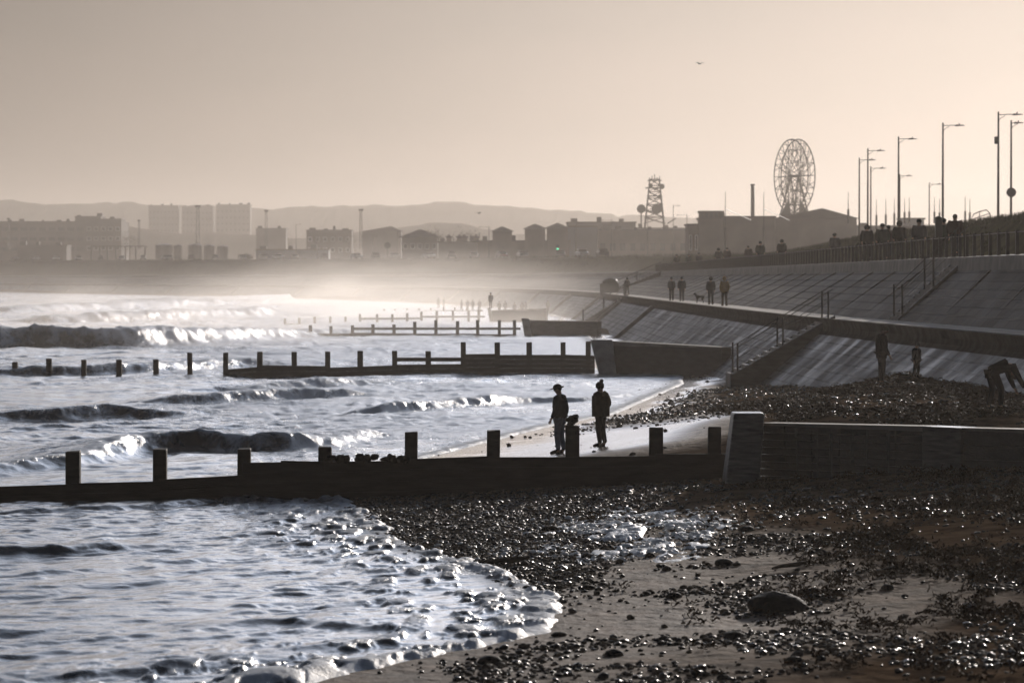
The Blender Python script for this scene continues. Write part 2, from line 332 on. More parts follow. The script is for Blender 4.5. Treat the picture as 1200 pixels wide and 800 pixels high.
# tufts along the bank so that the crest is uneven
V = []; F = []
def tuft(x, y, z, h, w, n):
    for k in range(n):
        a = random.uniform(0, 6.28); dx, dy = math.cos(a) * w, math.sin(a) * w; ox, oy = random.uniform(-w, w) * 2, random.uniform(-w, w) * 2
        b = len(V); V.extend([(x + ox, y + oy, z - .05), (x + ox + .05 * math.sin(a), y + oy - .05 * math.cos(a), z - .05), (x + ox + dx, y + oy + dy, z + h * random.uniform(.5, 1))]); F.append((b, b + 1, b + 2))
for k in range(5200):
    Y = random.uniform(130, 480) if k < 3600 else random.uniform(480, 1500)
    i = int(np.argmin(abs(PATH[:, 1] - Y))); t = random.random() ** .5
    rows = bank_rows(i); us = [r[0] for r in rows]; zs = [r[1] for r in rows]; u = us[0] + (us[-1] - us[0]) * t
    z = float(np.interp(u, us, zs)); q = PATH[i] + NRM[i] * u; q = q + dP[i] * random.uniform(-3, 3)
    tuft(q[0], q[1], z, .28 if Y < 480 else .55, .1 if Y < 480 else .3, 6)
tag(mesh_np('grass', V, F, M['grass'], smooth=False), 'rough grass on the bank above the promenade', 'grass', kind='stuff')
# ------------------------------------------------------------------ beach sheet
def sand_mat():
    m = bpy.data.materials.new('wet_sand'); m.use_nodes = True; n = m.node_tree.nodes; l = m.node_tree.links; b = n['Principled BSDF']
    g = n.new('ShaderNodeNewGeometry'); at = n.new('ShaderNodeAttribute'); at.attribute_name = 'wet'
    nz = n.new('ShaderNodeTexNoise'); nz.inputs['Scale'].default_value = 1.2; nz.inputs['Detail'].default_value = 8; l.new(g.outputs['Position'], nz.inputs['Vector'])
    r = n.new('ShaderNodeValToRGB'); r.color_ramp.elements[0].position = .35; r.color_ramp.elements[1].position = .7
    r.color_ramp.elements[0].color = (.07, .046, .03, 1); r.color_ramp.elements[1].color = (.21, .143, .094, 1)
    l.new(nz.outputs[0], r.inputs[0]); l.new(r.outputs[0], b.inputs['Base Color'])
    mr = n.new('ShaderNodeMapRange'); mr.inputs[3].default_value = .95; mr.inputs[4].default_value = .12; l.new(at.outputs['Fac'], mr.inputs[0])
    l.new(mr.outputs[0], b.inputs['Roughness']); sm_ = n.new('ShaderNodeMapRange'); sm_.inputs[3].default_value = .0; sm_.inputs[4].default_value = .5; l.new(at.outputs['Fac'], sm_.inputs[0]); l.new(sm_.outputs[0], b.inputs['Specular IOR Level'])
    mp = n.new('ShaderNodeMapping'); mp.inputs['Scale'].default_value = (1, .5, 1); l.new(g.outputs['Position'], mp.inputs[0])
    n2 = n.new('ShaderNodeTexNoise'); n2.inputs['Scale'].default_value = 5; n2.inputs['Detail'].default_value = 7; l.new(mp.outputs[0], n2.inputs['Vector'])
    bp = n.new('ShaderNodeBump'); bp.inputs['Strength'].default_value = 1
    md = n.new('ShaderNodeMapRange'); md.inputs[3].default_value = .08; md.inputs[4].default_value = .006; l.new(at.outputs['Fac'], md.inputs[0]); l.new(md.outputs[0], bp.inputs['Distance'])
    l.new(n2.outputs[0], bp.inputs['Height']); l.new(bp.outputs[0], b.inputs['Normal'])
    return m
M['sand'] = sand_mat()
ys = [30.0]
while ys[-1] < 1800: ys.append(ys[-1] + (.22 if ys[-1] < 200 else max(.22, (ys[-1] - 180) * .012)))
ys = np.array(ys); NX = 240
us = np.linspace(0, 1, NX); right = np.interp(ys, PATH[:, 1], PATH[:, 0]) - .6
left = waterline(ys) - 22
XX = left[:, None] + (right - left)[:, None] * us[None, :] ** .8
YY = np.repeat(ys[:, None], NX, 1); ZZ = beach_z(XX.ravel(), YY.ravel())
V = np.stack([XX.ravel(), YY.ravel(), ZZ], 1)
ii = np.arange(len(ys) - 1)[:, None] * NX + np.arange(NX - 1)[None, :]; ii = ii.ravel()
bo = mesh_np('beach', V, np.stack([ii, ii + 1, ii + NX + 1, ii + NX], 1), M['sand'])
d = XX.ravel() - waterline(YY.ravel()); Yr = YY.ravel(); X_b = XX.ravel()
wet = 1 - sstep(d + (fbm(X_b * .5, Yr * .3, 19, 3) - .5) * 2, .8, np.where(Yr < 84, 7.0, 3.0)) * (1 - .85 * (sstep(Yr, 90, 96) * (1 - sstep(Yr, 112, 125)) * (1 - sstep(d, 6, 9))))
wet = np.clip(wet, 0, 1) * (1 - .8 * (Yr < 84))
a = bo.data.attributes.new('wet', 'FLOAT', 'POINT'); a.data.foreach_set('value', wet.astype(np.float32))
tag(bo, kind='structure')
# ------------------------------------------------------------------ sea
def water_mat():
    m = bpy.data.materials.new('sea_water'); m.use_nodes = True; n = m.node_tree.nodes; l = m.node_tree.links; b = n['Principled BSDF']
    g = n.new('ShaderNodeNewGeometry'); at = n.new('ShaderNodeAttribute'); at.attribute_name = 'foam'
    mp = n.new('ShaderNodeMapping'); mp.inputs['Scale'].default_value = (1, .45, 1); mp.inputs['Rotation'].default_value = (0, 0, R(-20)); l.new(g.outputs['Position'], mp.inputs[0])
    nz = n.new('ShaderNodeTexNoise'); nz.inputs['Scale'].default_value = 1.1; nz.inputs['Detail'].default_value = 9; nz.inputs['Roughness'].default_value = .65; nz.inputs['Distortion'].default_value = .6
    l.new(mp.outputs[0], nz.inputs['Vector'])
    nf = n.new('ShaderNodeTexNoise'); nf.inputs['Scale'].default_value = 7; nf.inputs['Detail'].default_value = 5; l.new(mp.outputs[0], nf.inputs['Vector'])
    s0 = n.new('ShaderNodeMath'); s0.operation = 'MULTIPLY_ADD'; s0.inputs[1].default_value = .3; l.new(nf.outputs[0], s0.inputs[0]); l.new(at.outputs['Fac'], s0.inputs[2])
    s1 = n.new('ShaderNodeMath'); s1.operation = 'SUBTRACT'; s1.inputs[1].default_value = .15; l.new(s0.outputs[0], s1.inputs[0])
    s = n.new('ShaderNodeMath'); s.operation = 'ADD'; l.new(s1.outputs[0], s.inputs[0]); l.new(nz.outputs[0], s.inputs[1])
    mr = n.new('ShaderNodeMapRange'); mr.interpolation_type = 'SMOOTHSTEP'; mr.inputs[1].default_value = .82; mr.inputs[2].default_value = 1.12; l.new(s.outputs[0], mr.inputs[0])
    mc = n.new('ShaderNodeMixRGB'); mc.inputs[1].default_value = (.018, .036, .055, 1); mc.inputs[2].default_value = (.76, .79, .83, 1); l.new(mr.outputs[0], mc.inputs[0]); l.new(mc.outputs[0], b.inputs['Base Color'])
    rr = n.new('ShaderNodeMapRange'); rr.inputs[3].default_value = .17; rr.inputs[4].default_value = .32; l.new(mr.outputs[0], rr.inputs[0])
    th = n.new('ShaderNodeMapRange'); th.inputs[1].default_value = .1; th.inputs[2].default_value = .9; th.inputs[3].default_value = 0; th.inputs[4].default_value = .24; at2 = n.new('ShaderNodeAttribute'); at2.attribute_name = 'thick'; l.new(at2.outputs['Fac'], th.inputs[0])
    ra = n.new('ShaderNodeMath'); ra.operation = 'ADD'; l.new(rr.outputs[0], ra.inputs[0]); l.new(th.outputs[0], ra.inputs[1]); l.new(ra.outputs[0], b.inputs['Roughness'])
    b.inputs['IOR'].default_value = 1.33
    mp3 = n.new('ShaderNodeMapping'); mp3.inputs['Scale'].default_value = (1, .55, 1); mp3.inputs['Rotation'].default_value = (0, 0, R(-55)); l.new(g.outputs['Position'], mp3.inputs[0])
    n4 = n.new('ShaderNodeTexNoise'); n4.inputs['Scale'].default_value = 13; n4.inputs['Detail'].default_value = 4; l.new(mp3.outputs[0], n4.inputs['Vector'])
    b0 = n.new('ShaderNodeBump'); b0.inputs['Strength'].default_value = 1; b0.inputs['Distance'].default_value = .005; l.new(n4.outputs[0], b0.inputs['Height'])
    mp2 = n.new('ShaderNodeMapping'); mp2.inputs['Scale'].default_value = (1, .7, 1); mp2.inputs['Rotation'].default_value = (0, 0, R(-25)); l.new(g.outputs['Position'], mp2.inputs[0])
    n2 = n.new('ShaderNodeTexNoise'); n2.inputs['Scale'].default_value = 2.2; n2.inputs['Detail'].default_value = 6; n2.inputs['Roughness'].default_value = .6; l.new(mp2.outputs[0], n2.inputs['Vector'])
    b1 = n.new('ShaderNodeBump'); b1.inputs['Strength'].default_value = 1; b1.inputs['Distance'].default_value = .022; l.new(n2.outputs[0], b1.inputs['Height']); l.new(b0.outputs[0], b1.inputs['Normal'])
    n5 = n.new('ShaderNodeTexNoise'); n5.inputs['Scale'].default_value = 22; n5.inputs['Detail'].default_value = 3; l.new(g.outputs['Position'], n5.inputs['Vector'])
    fm5 = n.new('ShaderNodeMath'); fm5.operation = 'MULTIPLY'; l.new(n5.outputs[0], fm5.inputs[0]); l.new(mr.outputs[0], fm5.inputs[1])
    b5 = n.new('ShaderNodeBump'); b5.inputs['Strength'].default_value = 1; b5.inputs['Distance'].default_value = .012; l.new(fm5.outputs[0], b5.inputs['Height']); l.new(b1.outputs[0], b5.inputs['Normal'])
    b2 = n.new('ShaderNodeBump'); b2.inputs['Strength'].default_value = 1; b2.inputs['Distance'].default_value = .02; l.new(mr.outputs[0], b2.inputs['Height']); l.new(b5.outputs[0], b2.inputs['Normal'])
    l.new(b2.outputs[0], b.inputs['Normal'])
    return m
M['water'] = water_mat()
ys = [24.0]
while ys[-1] < 2200:
    y = ys[-1]; ys.append(y + (.085 if y < 86 else .16 if y < 125 else .16 + (y - 125) * .0016 if y < 400 else .6 + (y - 400) * .006))
ys = np.array(ys)
px = np.concatenate([[-6000, -3000, -1600, -900, -500, -330, -230], np.arange(-160, 860, 1.9)]); NX = len(px)
XX = (px[None, :] - 600) / FPX * ys[:, None]; YY = np.repeat(ys[:, None], NX, 1)
X = XX.ravel(); Yv = YY.ravel(); dd = -(X - waterline(Yv))       # seaward distance
sp = np.maximum(np.gradient(ys)[:, None].repeat(NX, 1).ravel(), Yv * 1.9 / FPX)
off = np.clip(dd / 9, 0, 1) * (.17 + .83 * sstep(Yv, 84, 120)); big = sstep(Yv, 120, 400) * np.clip(dd / 30, 0, 1)
Z = np.zeros_like(X)
wr = random.Random(5)
wx = X + (fbm(X * .08, Yv * .05, 21, 3) - .5) * 10; wy = Yv + (fbm(X * .07, Yv * .04, 31, 3) - .5) * 10
for k in range(46):
    lam = 1.1 * (1.075 ** k); ang = R(-38 + wr.gauss(0, 20)); kx, ky = math.cos(ang) * 2 * math.pi / lam, math.sin(ang) * 2 * math.pi / lam
    amp = .0055 * lam ** .75 * wr.uniform(.6, 1.2); ph = wr.uniform(0, 6.28)
    if lam > 8: a = amp * (off * .45 + big * .8)
    else: a = amp * (off * .45 + .08 + .25 * np.clip(dd / 3, 0, 1))
    a = a * sstep(lam / sp, 2.5, 5)
    sn = np.sin(kx * wx + ky * wy + ph); Z += a * (1 - np.abs(sn) * 2 if k % 2 else sn)
pat = fbm(X * .35, Yv * .16, 47, 3)
for k in range(22):
    lam = .26 * (1.09 ** k); ang = R(-68 + wr.gauss(0, 16)); kx, ky = math.cos(ang) * 2 * math.pi / lam, math.sin(ang) * 2 * math.pi / lam
    wob = (fbm(X * .9, Yv * .5, 48 + k % 3, 3) - .5) * 2.2
    Z += .0042 * lam ** .7 * wr.uniform(.6, 1.2) * np.sin(kx * (X + wob) + ky * (Yv + wob) + wr.uniform(0, 6.28)) * (.35 + 1.3 * pat) * (Yv < 135) * np.clip(dd / 1.0, 0, 1) * sstep(lam / sp, 2, 3.5)
Z += (fbm(X * .8 + Yv * .5, Yv * .5, 41, 5) - .5) * .07 * off
foam = np.zeros_like(X); thick = np.zeros_like(X)
def pl_dist(pts):                                # signed distance to a crest line; + is towards the viewer/shore
    best = np.full_like(X, 1e9); sg = np.zeros_like(X); tt = np.zeros_like(X); n = len(pts) - 1
    for i in range(n):
        ax, ay = pts[i]; bx, by = pts[i + 1]; ex, ey = bx - ax, by - ay; L2 = ex * ex + ey * ey
        t = np.clip(((X - ax) * ex + (Yv - ay) * ey) / L2, 0, 1); qx = X - ax - t * ex; qy = Yv - ay - t * ey
        q = np.hypot(qx, qy); side = np.sign(qx * ey - qy * ex); m_ = q < best
        best = np.where(m_, q, best); sg = np.where(m_, side, sg); tt = np.where(m_, (i + t) / n, tt)
    return best * sg, tt
def breaker(pxs, h, wf, wb, fm, seed, heights=None):
    pts = catmull(np.array([tuple(G(x, y, 0))[:2] for x, y in pxs]), 5)
    s, t = pl_dist(pts); s = s + (fbm(X * .9 / h, Yv * .5 / h, seed, 3) - .5) * .55 * h
    env = np.sin(np.clip(t, 0, 1) * math.pi) ** .5 if heights is None else np.interp(t, np.linspace(0, 1, len(heights)), heights)
    env = env * (.8 + .4 * fbm(t * 9 + s * .15, s * .3 + seed, seed + 5, 4)); 
    endf = np.where((t <= 0) | (t >= 1), np.exp(-(np.abs(s) / (2 * wf)) ** 2), 1)
    prof = np.where(s > 0, np.exp(-(s / wf) ** 2), np.exp(-(np.abs(s) / wb) ** 1.6))
    global Z, foam, thick
    lump = 1 + .16 * (fbm(X * 2.2 / h ** .5, Yv * 1.5 / h ** .5, seed + 9, 4) - .5) * fm
    Z = Z + h * env * prof * endf * lump
    nf = fbm(X * 1.1, Yv * .7, seed + 3, 4); thick = np.maximum(thick, .35 * np.exp(-(s / (2 * wf)) ** 2) * endf)
    foam = np.maximum(foam, fm * np.exp(-((s + .25 * wf) / (.8 * wf)) ** 2) * (.35 + .9 * nf) * endf * np.minimum(env * 1.4, 1))
    foam = np.maximum(foam, .62 * fm * np.where(s < 0, np.exp(-np.abs(s) / (5 * wb)), np.exp(-(s / (2.2 * wf)) ** 2) * .8) * (.5 + .7 * nf) * np.minimum(env * 1.3, 1))
breaker([(-120, 566), (0, 552), (80, 543), (150, 527), (230, 523), (300, 525), (380, 521), (430, 507)], .58, .45, 2.2, 1.0, 101, [.3, .4, .5, .95, 1, .9, .5, .3])
breaker([(-160, 498), (-40, 490), (60, 486), (130, 483), (200, 484), (260, 480)], .42, .5, 2.5, .45, 111, [.7, .9, 1, .9, .7, .1])
breaker([(400, 483), (450, 481), (500, 478), (560, 474), (620, 470), (690, 468), (740, 462)], .36, .4, 1.6, 1.0, 121, [.3, .9, 1, .8, .8, .5, .2])
breaker([(170, 472), (240, 470), (320, 466), (380, 464), (440, 462)], .42, .5, 2, .85, 131)
breaker([(-260, 412), (-60, 407), (60, 405), (150, 404), (240, 400), (340, 394), (430, 390)], 1.5, 1.1, 5, 1.3, 141, [.8, 1, 1, .9, .75, .5, .2])
breaker([(-100, 440), (60, 438), (180, 434), (260, 427), (340, 424)], .5, .6, 2.2, .9, 151)
breaker([(30, 378), (120, 376), (220, 373), (340, 368)], 1.3, 1.2, 6, 1.6, 161)
breaker([(-200, 366), (0, 366), (120, 362), (240, 358), (380, 352)], 1.2, 1.5, 8, 1.6, 171)
breaker([(100, 353), (250, 352), (400, 348), (480, 344)], 1.1, 2, 9, 1.7, 181)
breaker([(-120, 650), (-20, 649), (60, 646), (130, 641), (215, 638)], .17, .28, .9, .12, 191, [.6, .9, 1, .7, .1])
breaker([(-60, 800), (90, 790), (200, 782), (300, 770), (420, 752)], .07, .3, 1.0, .1, 201)
breaker([(210, 733), (330, 729), (430, 734), (520, 736)], .06, .25, .8, .3, 211)
breaker([(-60, 602), (120, 596), (260, 586), (380, 582)], .10, .25, 1.2, .3, 221)
breaker([(280, 455), (340, 452), (400, 449), (470, 446)], .35, .5, 2, .9, 231)
# surf-zone foam cover and the foamy swash edge
cov = .5 * sstep(Yv, 88, 130) + .18 * sstep(Yv, 180, 330); xp = 600 + X / Yv * FPX
cov = cov * (.55 + .45 * sstep(xp, 60, 380)) + .12 * sstep(xp, 250, 420) * (Yv > 88)
cov = np.maximum(cov, .34 * sstep(Yv, 60, 84) * sstep(xp, 120, 420) + .16)
big_n = fbm(X * .12, Yv * .07, 77, 4)
foam = np.maximum(foam, cov * (.4 + 1.25 * big_n))
foam = np.maximum(foam, (.34 + .3 * fbm(X * .9, Yv * .6, 78, 3)) * np.exp(-np.clip(dd, 0, 99) / 1.6) * (Yv < 86))
edge = np.exp(-((dd - .12) / .26) ** 2)
lob = fbm(X * 2.6, Yv * 1.4, 55, 4); lob = np.clip(lob * 2.4 - .75, 0, 1)
nearw = 1 - sstep(Yv, 84, 96)
Z += edge * nearw * (.01 + .035 * lob); Z += (1 - nearw) * edge * .05
foam = np.maximum(foam, np.exp(-((dd - .1) / .4) ** 2) * (.40 + .5 * lob) * (.7 + .3 * nearw))
ln = sstep(fbm(X * 3.0, Yv * 1.3, 91, 5), .46, .68); le = nearw * np.exp(-(np.clip(dd, 0, 99) / 2.8) ** 2) * (dd > -.3)
Z += le * ln * .075; foam = np.maximum(foam, le * (.16 + .5 * ln))
fl = np.clip(foam, 0, 1) * (Yv > 86) * (Yv < 330); Z += fl * (fbm(X * 2.6, Yv * 1.3, 93, 4) - .5) * .10
# big foam mound at the edge close to the viewer
for (mx, my, rx, ry, hh) in ((325, 792, .5, 1.0, .08), (368, 786, .2, .5, .04), (296, 802, .35, .8, .05)):
    g_ = G(mx, my, 0); e = np.exp(-(((X - g_.x) / rx) ** 2 + ((Yv - g_.y) / ry) ** 2) ** 1.5) * (.75 + .5 * fbm(X * 2.2, Yv * 1.3, 61, 2)); Z += hh * e; foam = np.maximum(foam, e * .62)
bzv = beach_z(X, Yv)
# the water ends at its edge: the sheet dives into the sand behind the swash line
Z = np.where(dd < -.35, np.minimum(Z, bzv - .12), Z)
Z = np.where((dd >= -.35) & (dd < .1), Z * sstep(dd, -.35, .1) + (bzv - .05) * (1 - sstep(dd, -.35, .1)), Z)
V = np.stack([X, Yv, Z], 1)
ii = (np.arange(len(ys) - 1)[:, None] * NX + np.arange(NX - 1)[None, :]).ravel()
keep = ~((dd[ii] < -3) & (dd[ii + NX + 1] < -3)); ii = ii[keep]
sea = mesh_np('sea', V, np.stack([ii, ii + 1, ii + NX + 1, ii + NX], 1), M['water'])
a = sea.data.attributes.new('foam', 'FLOAT', 'POINT'); a.data.foreach_set('value', foam.astype(np.float32)); a = sea.data.attributes.new('thick', 'FLOAT', 'POINT'); a.data.foreach_set('value', np.clip(np.maximum(thick, np.maximum(np.exp(-((dd - .1) / .6) ** 2), le * ln)), 0, 1).astype(np.float32))
tag(sea, kind='structure')
# ------------------------------------------------------------------ pebbles, foam, weed (stuff)
def ico(sub):
    import bmesh
    bm = bmesh.new(); bmesh.ops.create_icosphere(bm, subdivisions=sub, radius=1.0)
    v = np.array([x.co[:] for x in bm.verts]); f = np.array([[q.index for q in p.verts] for p in bm.faces]); bm.free(); return v, f
ICO1, ICO2 = ico(1), ico(2)
def stones(name, pts, size, m, base, flat=.55, sink=.25, jit=.16):
    v, f = base; n = len(pts); nv = len(v)
    s = size[:, None] * np.stack([rng.uniform(.75, 1.35, n), rng.uniform(.7, 1.2, n), flat * rng.uniform(.7, 1.3, n)], 1)
    a = rng.uniform(0, 6.28, n); ca, sa = np.cos(a), np.sin(a)
    j = 1 + rng.uniform(-jit, jit, (n, nv, 1)); loc = v[None] * j * s[:, None, :]
    x = loc[..., 0] * ca[:, None] - loc[..., 1] * sa[:, None]; y = loc[..., 0] * sa[:, None] + loc[..., 1] * ca[:, None]
    z = loc[..., 2] + x * rng.uniform(-.2, .2, n)[:, None]
    out = np.stack([x + pts[:, 0:1], y + pts[:, 1:2], z + (pts[:, 2] + s[:, 2] * (1 - 2 * sink))[:, None]], 2).reshape(-1, 3)
    F = (f[None] + (np.arange(n) * nv)[:, None, None]).reshape(-1, 3)
    return mesh_np(name, out, F, m)
def pebble_mat():
    m = bpy.data.materials.new('wet_pebbles'); m.use_nodes = True; n = m.node_tree.nodes; l = m.node_tree.links; b = n['Principled BSDF']; b.inputs['Specular IOR Level'].default_value = .22
    g = n.new('ShaderNodeNewGeometry')
    r = n.new('ShaderNodeValToRGB'); e = r.color_ramp.elements
    e[0].color = (.018, .017, .018, 1); e[1].position = 1; e[1].color = (.15, .11, .075, 1)
    q = r.color_ramp.elements.new(.6); q.color = (.045, .038, .032, 1)
    l.new(g.outputs['Random Per Island'], r.inputs[0]); l.new(r.outputs[0], b.inputs['Base Color'])
    mr = n.new('ShaderNodeMapRange'); mr.inputs[3].default_value = .24; mr.inputs[4].default_value = 1.0; mr.inputs[2].default_value = .8; l.new(g.outputs['Random Per Island'], mr.inputs[0]); l.new(mr.outputs[0], b.inputs['Roughness'])
    nz = n.new('ShaderNodeTexNoise'); nz.inputs['Scale'].default_value = 60; l.new(g.outputs['Position'], nz.inputs['Vector'])
    bp = n.new('ShaderNodeBump'); bp.inputs['Distance'].default_value = .004; l.new(nz.outputs[0], bp.inputs['Height']); l.new(bp.outputs[0], b.inputs['Normal'])
    return m
M['peb'] = pebble_mat()
def scatter(n, x0, x1, y0, y1, dens):
    x = rng.uniform(x0, x1, n); y = rng.uniform(y0, y1, n); k = rng.uniform(0, 1, n) < dens(x, y); x, y = x[k], y[k]
    return np.stack([x, y, beach_z(x, y)], 1)
def pxy(x, y, z=.3): return 600 + x / y * FPX, YH + (H - z) * FPX / y
def dens_fg(x, y):
    a, b = pxy(x, y); d_ = x - waterline(y)
    shingle = sstep(a, 380, 440) * (1 - sstep(a, 660 + (640 - b) * .9, 760 + (640 - b) * 1.2)) * (1 - sstep(b, 650, 700)) * sstep(d_, -.7, .2)
    cl = fbm(x * .55, y * .36, 401, 5); st = sstep(cl, .47, .60)
    mid = st * sstep(d_, .3, 1.6) * .42
    band = np.exp(-((b - 605) / 22) ** 2) * .45 * sstep(a, 700, 900) * (.3 + .7 * st)
    dark = sstep(a, 940, 1120) * .3
    hole = 1 - .8 * np.exp(-((b - 562) / 9) ** 2) * sstep(a, 560, 640) * (1 - sstep(a, 850, 900))
    return np.clip(np.maximum.reduce([shingle * .95, mid, band, dark * st]) * hole + .012 * (d_ > .2), 0, 1)
p = scatter(120000, -4.5, 11.5, 38, 84, dens_fg); k = rng.uniform(0, 1, len(p)) < .5
sz = (.018 + .05 * rng.beta(1.2, 5, len(p)) * 1.6) * (1 + .25 * rng.uniform(-1, 1, len(p)))
p1 = p[:, :]; print('pebbles fg', len(p))
tag(stones('pebbles', p1, sz, M['peb'], ICO2 if False else ICO1), 'wet dark shingle strewn over the near beach', 'pebbles', kind='stuff')
def dens_back(x, y):
    a, b = pxy(x, y, .8); d_ = x - waterline(y); cl = fbm(x * .7, y * .2, 431, 4)
    ridge = sstep(d_, .6, 2.0) * (.25 + .75 * sstep(cl, .4, .55)) * sstep(b, 434, 440)
    clear = 1 - (1 - sstep(y, 112, 122)) * (1 - sstep(x, 6.5, 8.5))
    return np.clip(ridge * clear * .9 * (1 - .55 * sstep(a, 890, 1010)) + .01, 0, 1)
p = scatter(36000, -3, 13, 90, 190, dens_back); sz = .022 + .07 * rng.beta(1.2, 5, len(p)) * 1.6; print('pebbles back', len(p))
tag(stones('pebbles', p, sz, M['peb'], ICO1), 'wet pebbles on the beach beyond the near groyne', 'pebbles', kind='stuff')
# larger stones, one by one
def g_beach(x, y):
    z = .3
    for _ in range(6): q = G(x, y, z); z = bz(q.x, q.y)
    return Vector((q.x, q.y, z))
BIG = [(655, 745, 'large stone on bare sand just right of the foam edge tip'), (690, 690, 'rounded stone on sand level with the foam edge, midway to the boulder'), (645, 622, 'dark stone in the thick shingle left of the foam patch'), (762, 652, 'large stone just below the right half of the foam patch'), (848, 662, 'large stone on the sand up and left of the black boulder'), (790, 700, 'smooth stone to the left of the black boulder'),
       (720, 768, 'stone in the pebbles at the bottom middle of the beach'), (860, 748, 'large stone down and left of the black boulder'), (875, 622, 'stone on sand right of the foam patch'), (985, 655, 'stone beside the weed, up and right of the black boulder'), (955, 700, 'stone just right of the black boulder'), (990, 745, 'stone down and right of the black boulder'), (1040, 690, 'stone under the standing forked twig'), (1085, 640, 'weed-ringed stone in the dark right of the beach'), (930, 775, 'stone at the bottom edge below the black boulder'), (575, 778, 'lone stone near the bottom edge on smooth wet sand')]
v, f = ICO2
for k, (x, y, lab_) in enumerate(BIG):
    q = g_beach(x, y); s = random.uniform(.08, .15); vv = v * (1 + rng.uniform(-.1, .1, (len(v), 1))) * np.array([s * 1.25, s * .9, s * .55])
    o = mesh_np('stone', vv, f, M['rock'], loc=(q.x, q.y, q.z + s * .2)); o.rotation_euler = (0, 0, random.uniform(0, 3))
    tag(o, lab_, 'stone', 'larger stones strewn over the near beach')
# the foam patch lying on the shingle
def foam_mat():
    m = mat('sea_foam', (.8, .81, .82), .5, .04, 4, .012, 30, spec=.4); m.node_tree.nodes['Principled BSDF'].inputs['Subsurface Weight'].default_value = 0; return m
M['foam'] = foam_mat()
def dens_foam(x, y):
    a, b = pxy(x, y); c = fbm(x * 1.3, y * .5, 501, 4)
    e1 = np.exp(-(((a - 740) / 110) ** 2 + ((b - 617) / 22) ** 2) ** 1.5); e2 = np.exp(-(((a - 560) / 60) ** 2 + ((b - 640) / 14) ** 2))
    return np.clip(sstep(c, .42, .58) * (e1 * 1.1 + e2 * .25), 0, 1)
gx = np.arange(-2.6, 5.6, .025); gy = np.arange(62, 83, .05); GX, GY = np.meshgrid(gx, gy); GX = GX.ravel(); GY = GY.ravel()
a_, b_ = pxy(GX, GY); e1 = np.exp(-(((a_ - 745) / 115) ** 2 + ((b_ - 618) / 25) ** 2) ** 1.5); c_ = fbm(GX * 1.5, GY * .55, 501, 3); c2_ = fbm(GX * 5.5, GY * 2.8, 505, 3)
gz_ = beach_z(GX, GY) - .05 + .11 * e1 ** .6 * sstep(c_, .30, .62) ** .6 * (.45 + .75 * sstep(c2_, .3, .7)); n1 = len(gx)
ii = (np.arange(len(gy) - 1)[:, None] * n1 + np.arange(n1 - 1)[None, :]).ravel(); up_ = gz_ - beach_z(GX, GY) > -.03; ii = ii[up_[ii] | up_[ii + 1] | up_[ii + n1]]
tag(mesh_np('sea_foam', np.stack([GX, GY, gz_], 1), np.stack([ii, ii + 1, ii + n1 + 1, ii + n1], 1), M['foam']), 'lumpy sheet of white sea foam lying on the shingle', 'foam', kind='stuff')
p = scatter(9000, -3, 6, 60, 84, dens_foam); sz = .02 + .075 * rng.beta(1.2, 4, len(p)); p[:, 2] += .035
tag(stones('sea_foam', p, sz, M['foam'], ICO1, flat=.5, sink=.35, jit=.08), 'white sea foam caught on the shingle', 'foam', kind='stuff')
# driftwood, weed
def ribbons(name, pts, L, w, m, label, cat):
    V = []; F = []
    for x, y, z in pts:
        a = random.uniform(0, 6.28); l = random.uniform(.4, 1) * L; zz = z + random.uniform(.0, .07); n = 4; b = len(V)
        for i in range(n + 1):
            t = i / n; a += random.uniform(-.6, .6); ww = w * (1 - .7 * t) * random.uniform(.6, 1.3)
            V += [(x - math.sin(a) * ww, y + math.cos(a) * ww, zz), (x + math.sin(a) * ww, y - math.cos(a) * ww, zz + random.uniform(-.02, .04))]
            x += math.cos(a) * l / n; y += math.sin(a) * l / n; zz = max(z, zz + random.uniform(-.04, .035))
        F += [(b + 2 * i, b + 2 * i + 1, b + 2 * i + 3, b + 2 * i + 2) for i in range(n)]
    return tag(mesh_np(name, V, F, m, smooth=True), label, cat, kind='stuff')
M['weed'] = mat('wet_seaweed', (.022, .013, .007), .75, .5, 3, .004, 30, col2=(.07, .035, .012), spec=.05)
def dens_weed(x, y):
    a, b = pxy(x, y); c = fbm(x * .8, y * .3, 601, 4)
    return np.clip(sstep(a, 850, 1080) * (.06 + .7 * sstep(c, .44, .62)) + .10 * sstep(c, .56, .66) * sstep(a, 640, 760), 0, 1) * (sstep(b, 560, 590) * .8 + .2)
pc = scatter(4200, 0, 13, 38, 83, dens_weed); p = np.repeat(pc, 14, 0); p[:, 0] += rng.normal(0, .10, len(p)); p[:, 1] += rng.normal(0, .14, len(p)); p[:, 2] += rng.uniform(0, .05, len(p))
ribbons('seaweed', p, .2, .013, M['weed'], 'brown seaweed strewn over the right of the near beach', 'seaweed')
pc = scatter(2600, 6.5, 14, 90, 132, lambda x, y: sstep(fbm(x * .8, y * .3, 611, 3), .4, .6) * .9); p = np.repeat(pc, 12, 0); p[:, 0] += rng.normal(0, .12, len(p)); p[:, 1] += rng.normal(0, .2, len(p))  # weed added to darken the beach where the bank shades it
ribbons('seaweed', p, .35, .02, M['weed'], 'dark seaweed added for shade on the beach beyond the planked wall', 'seaweed')
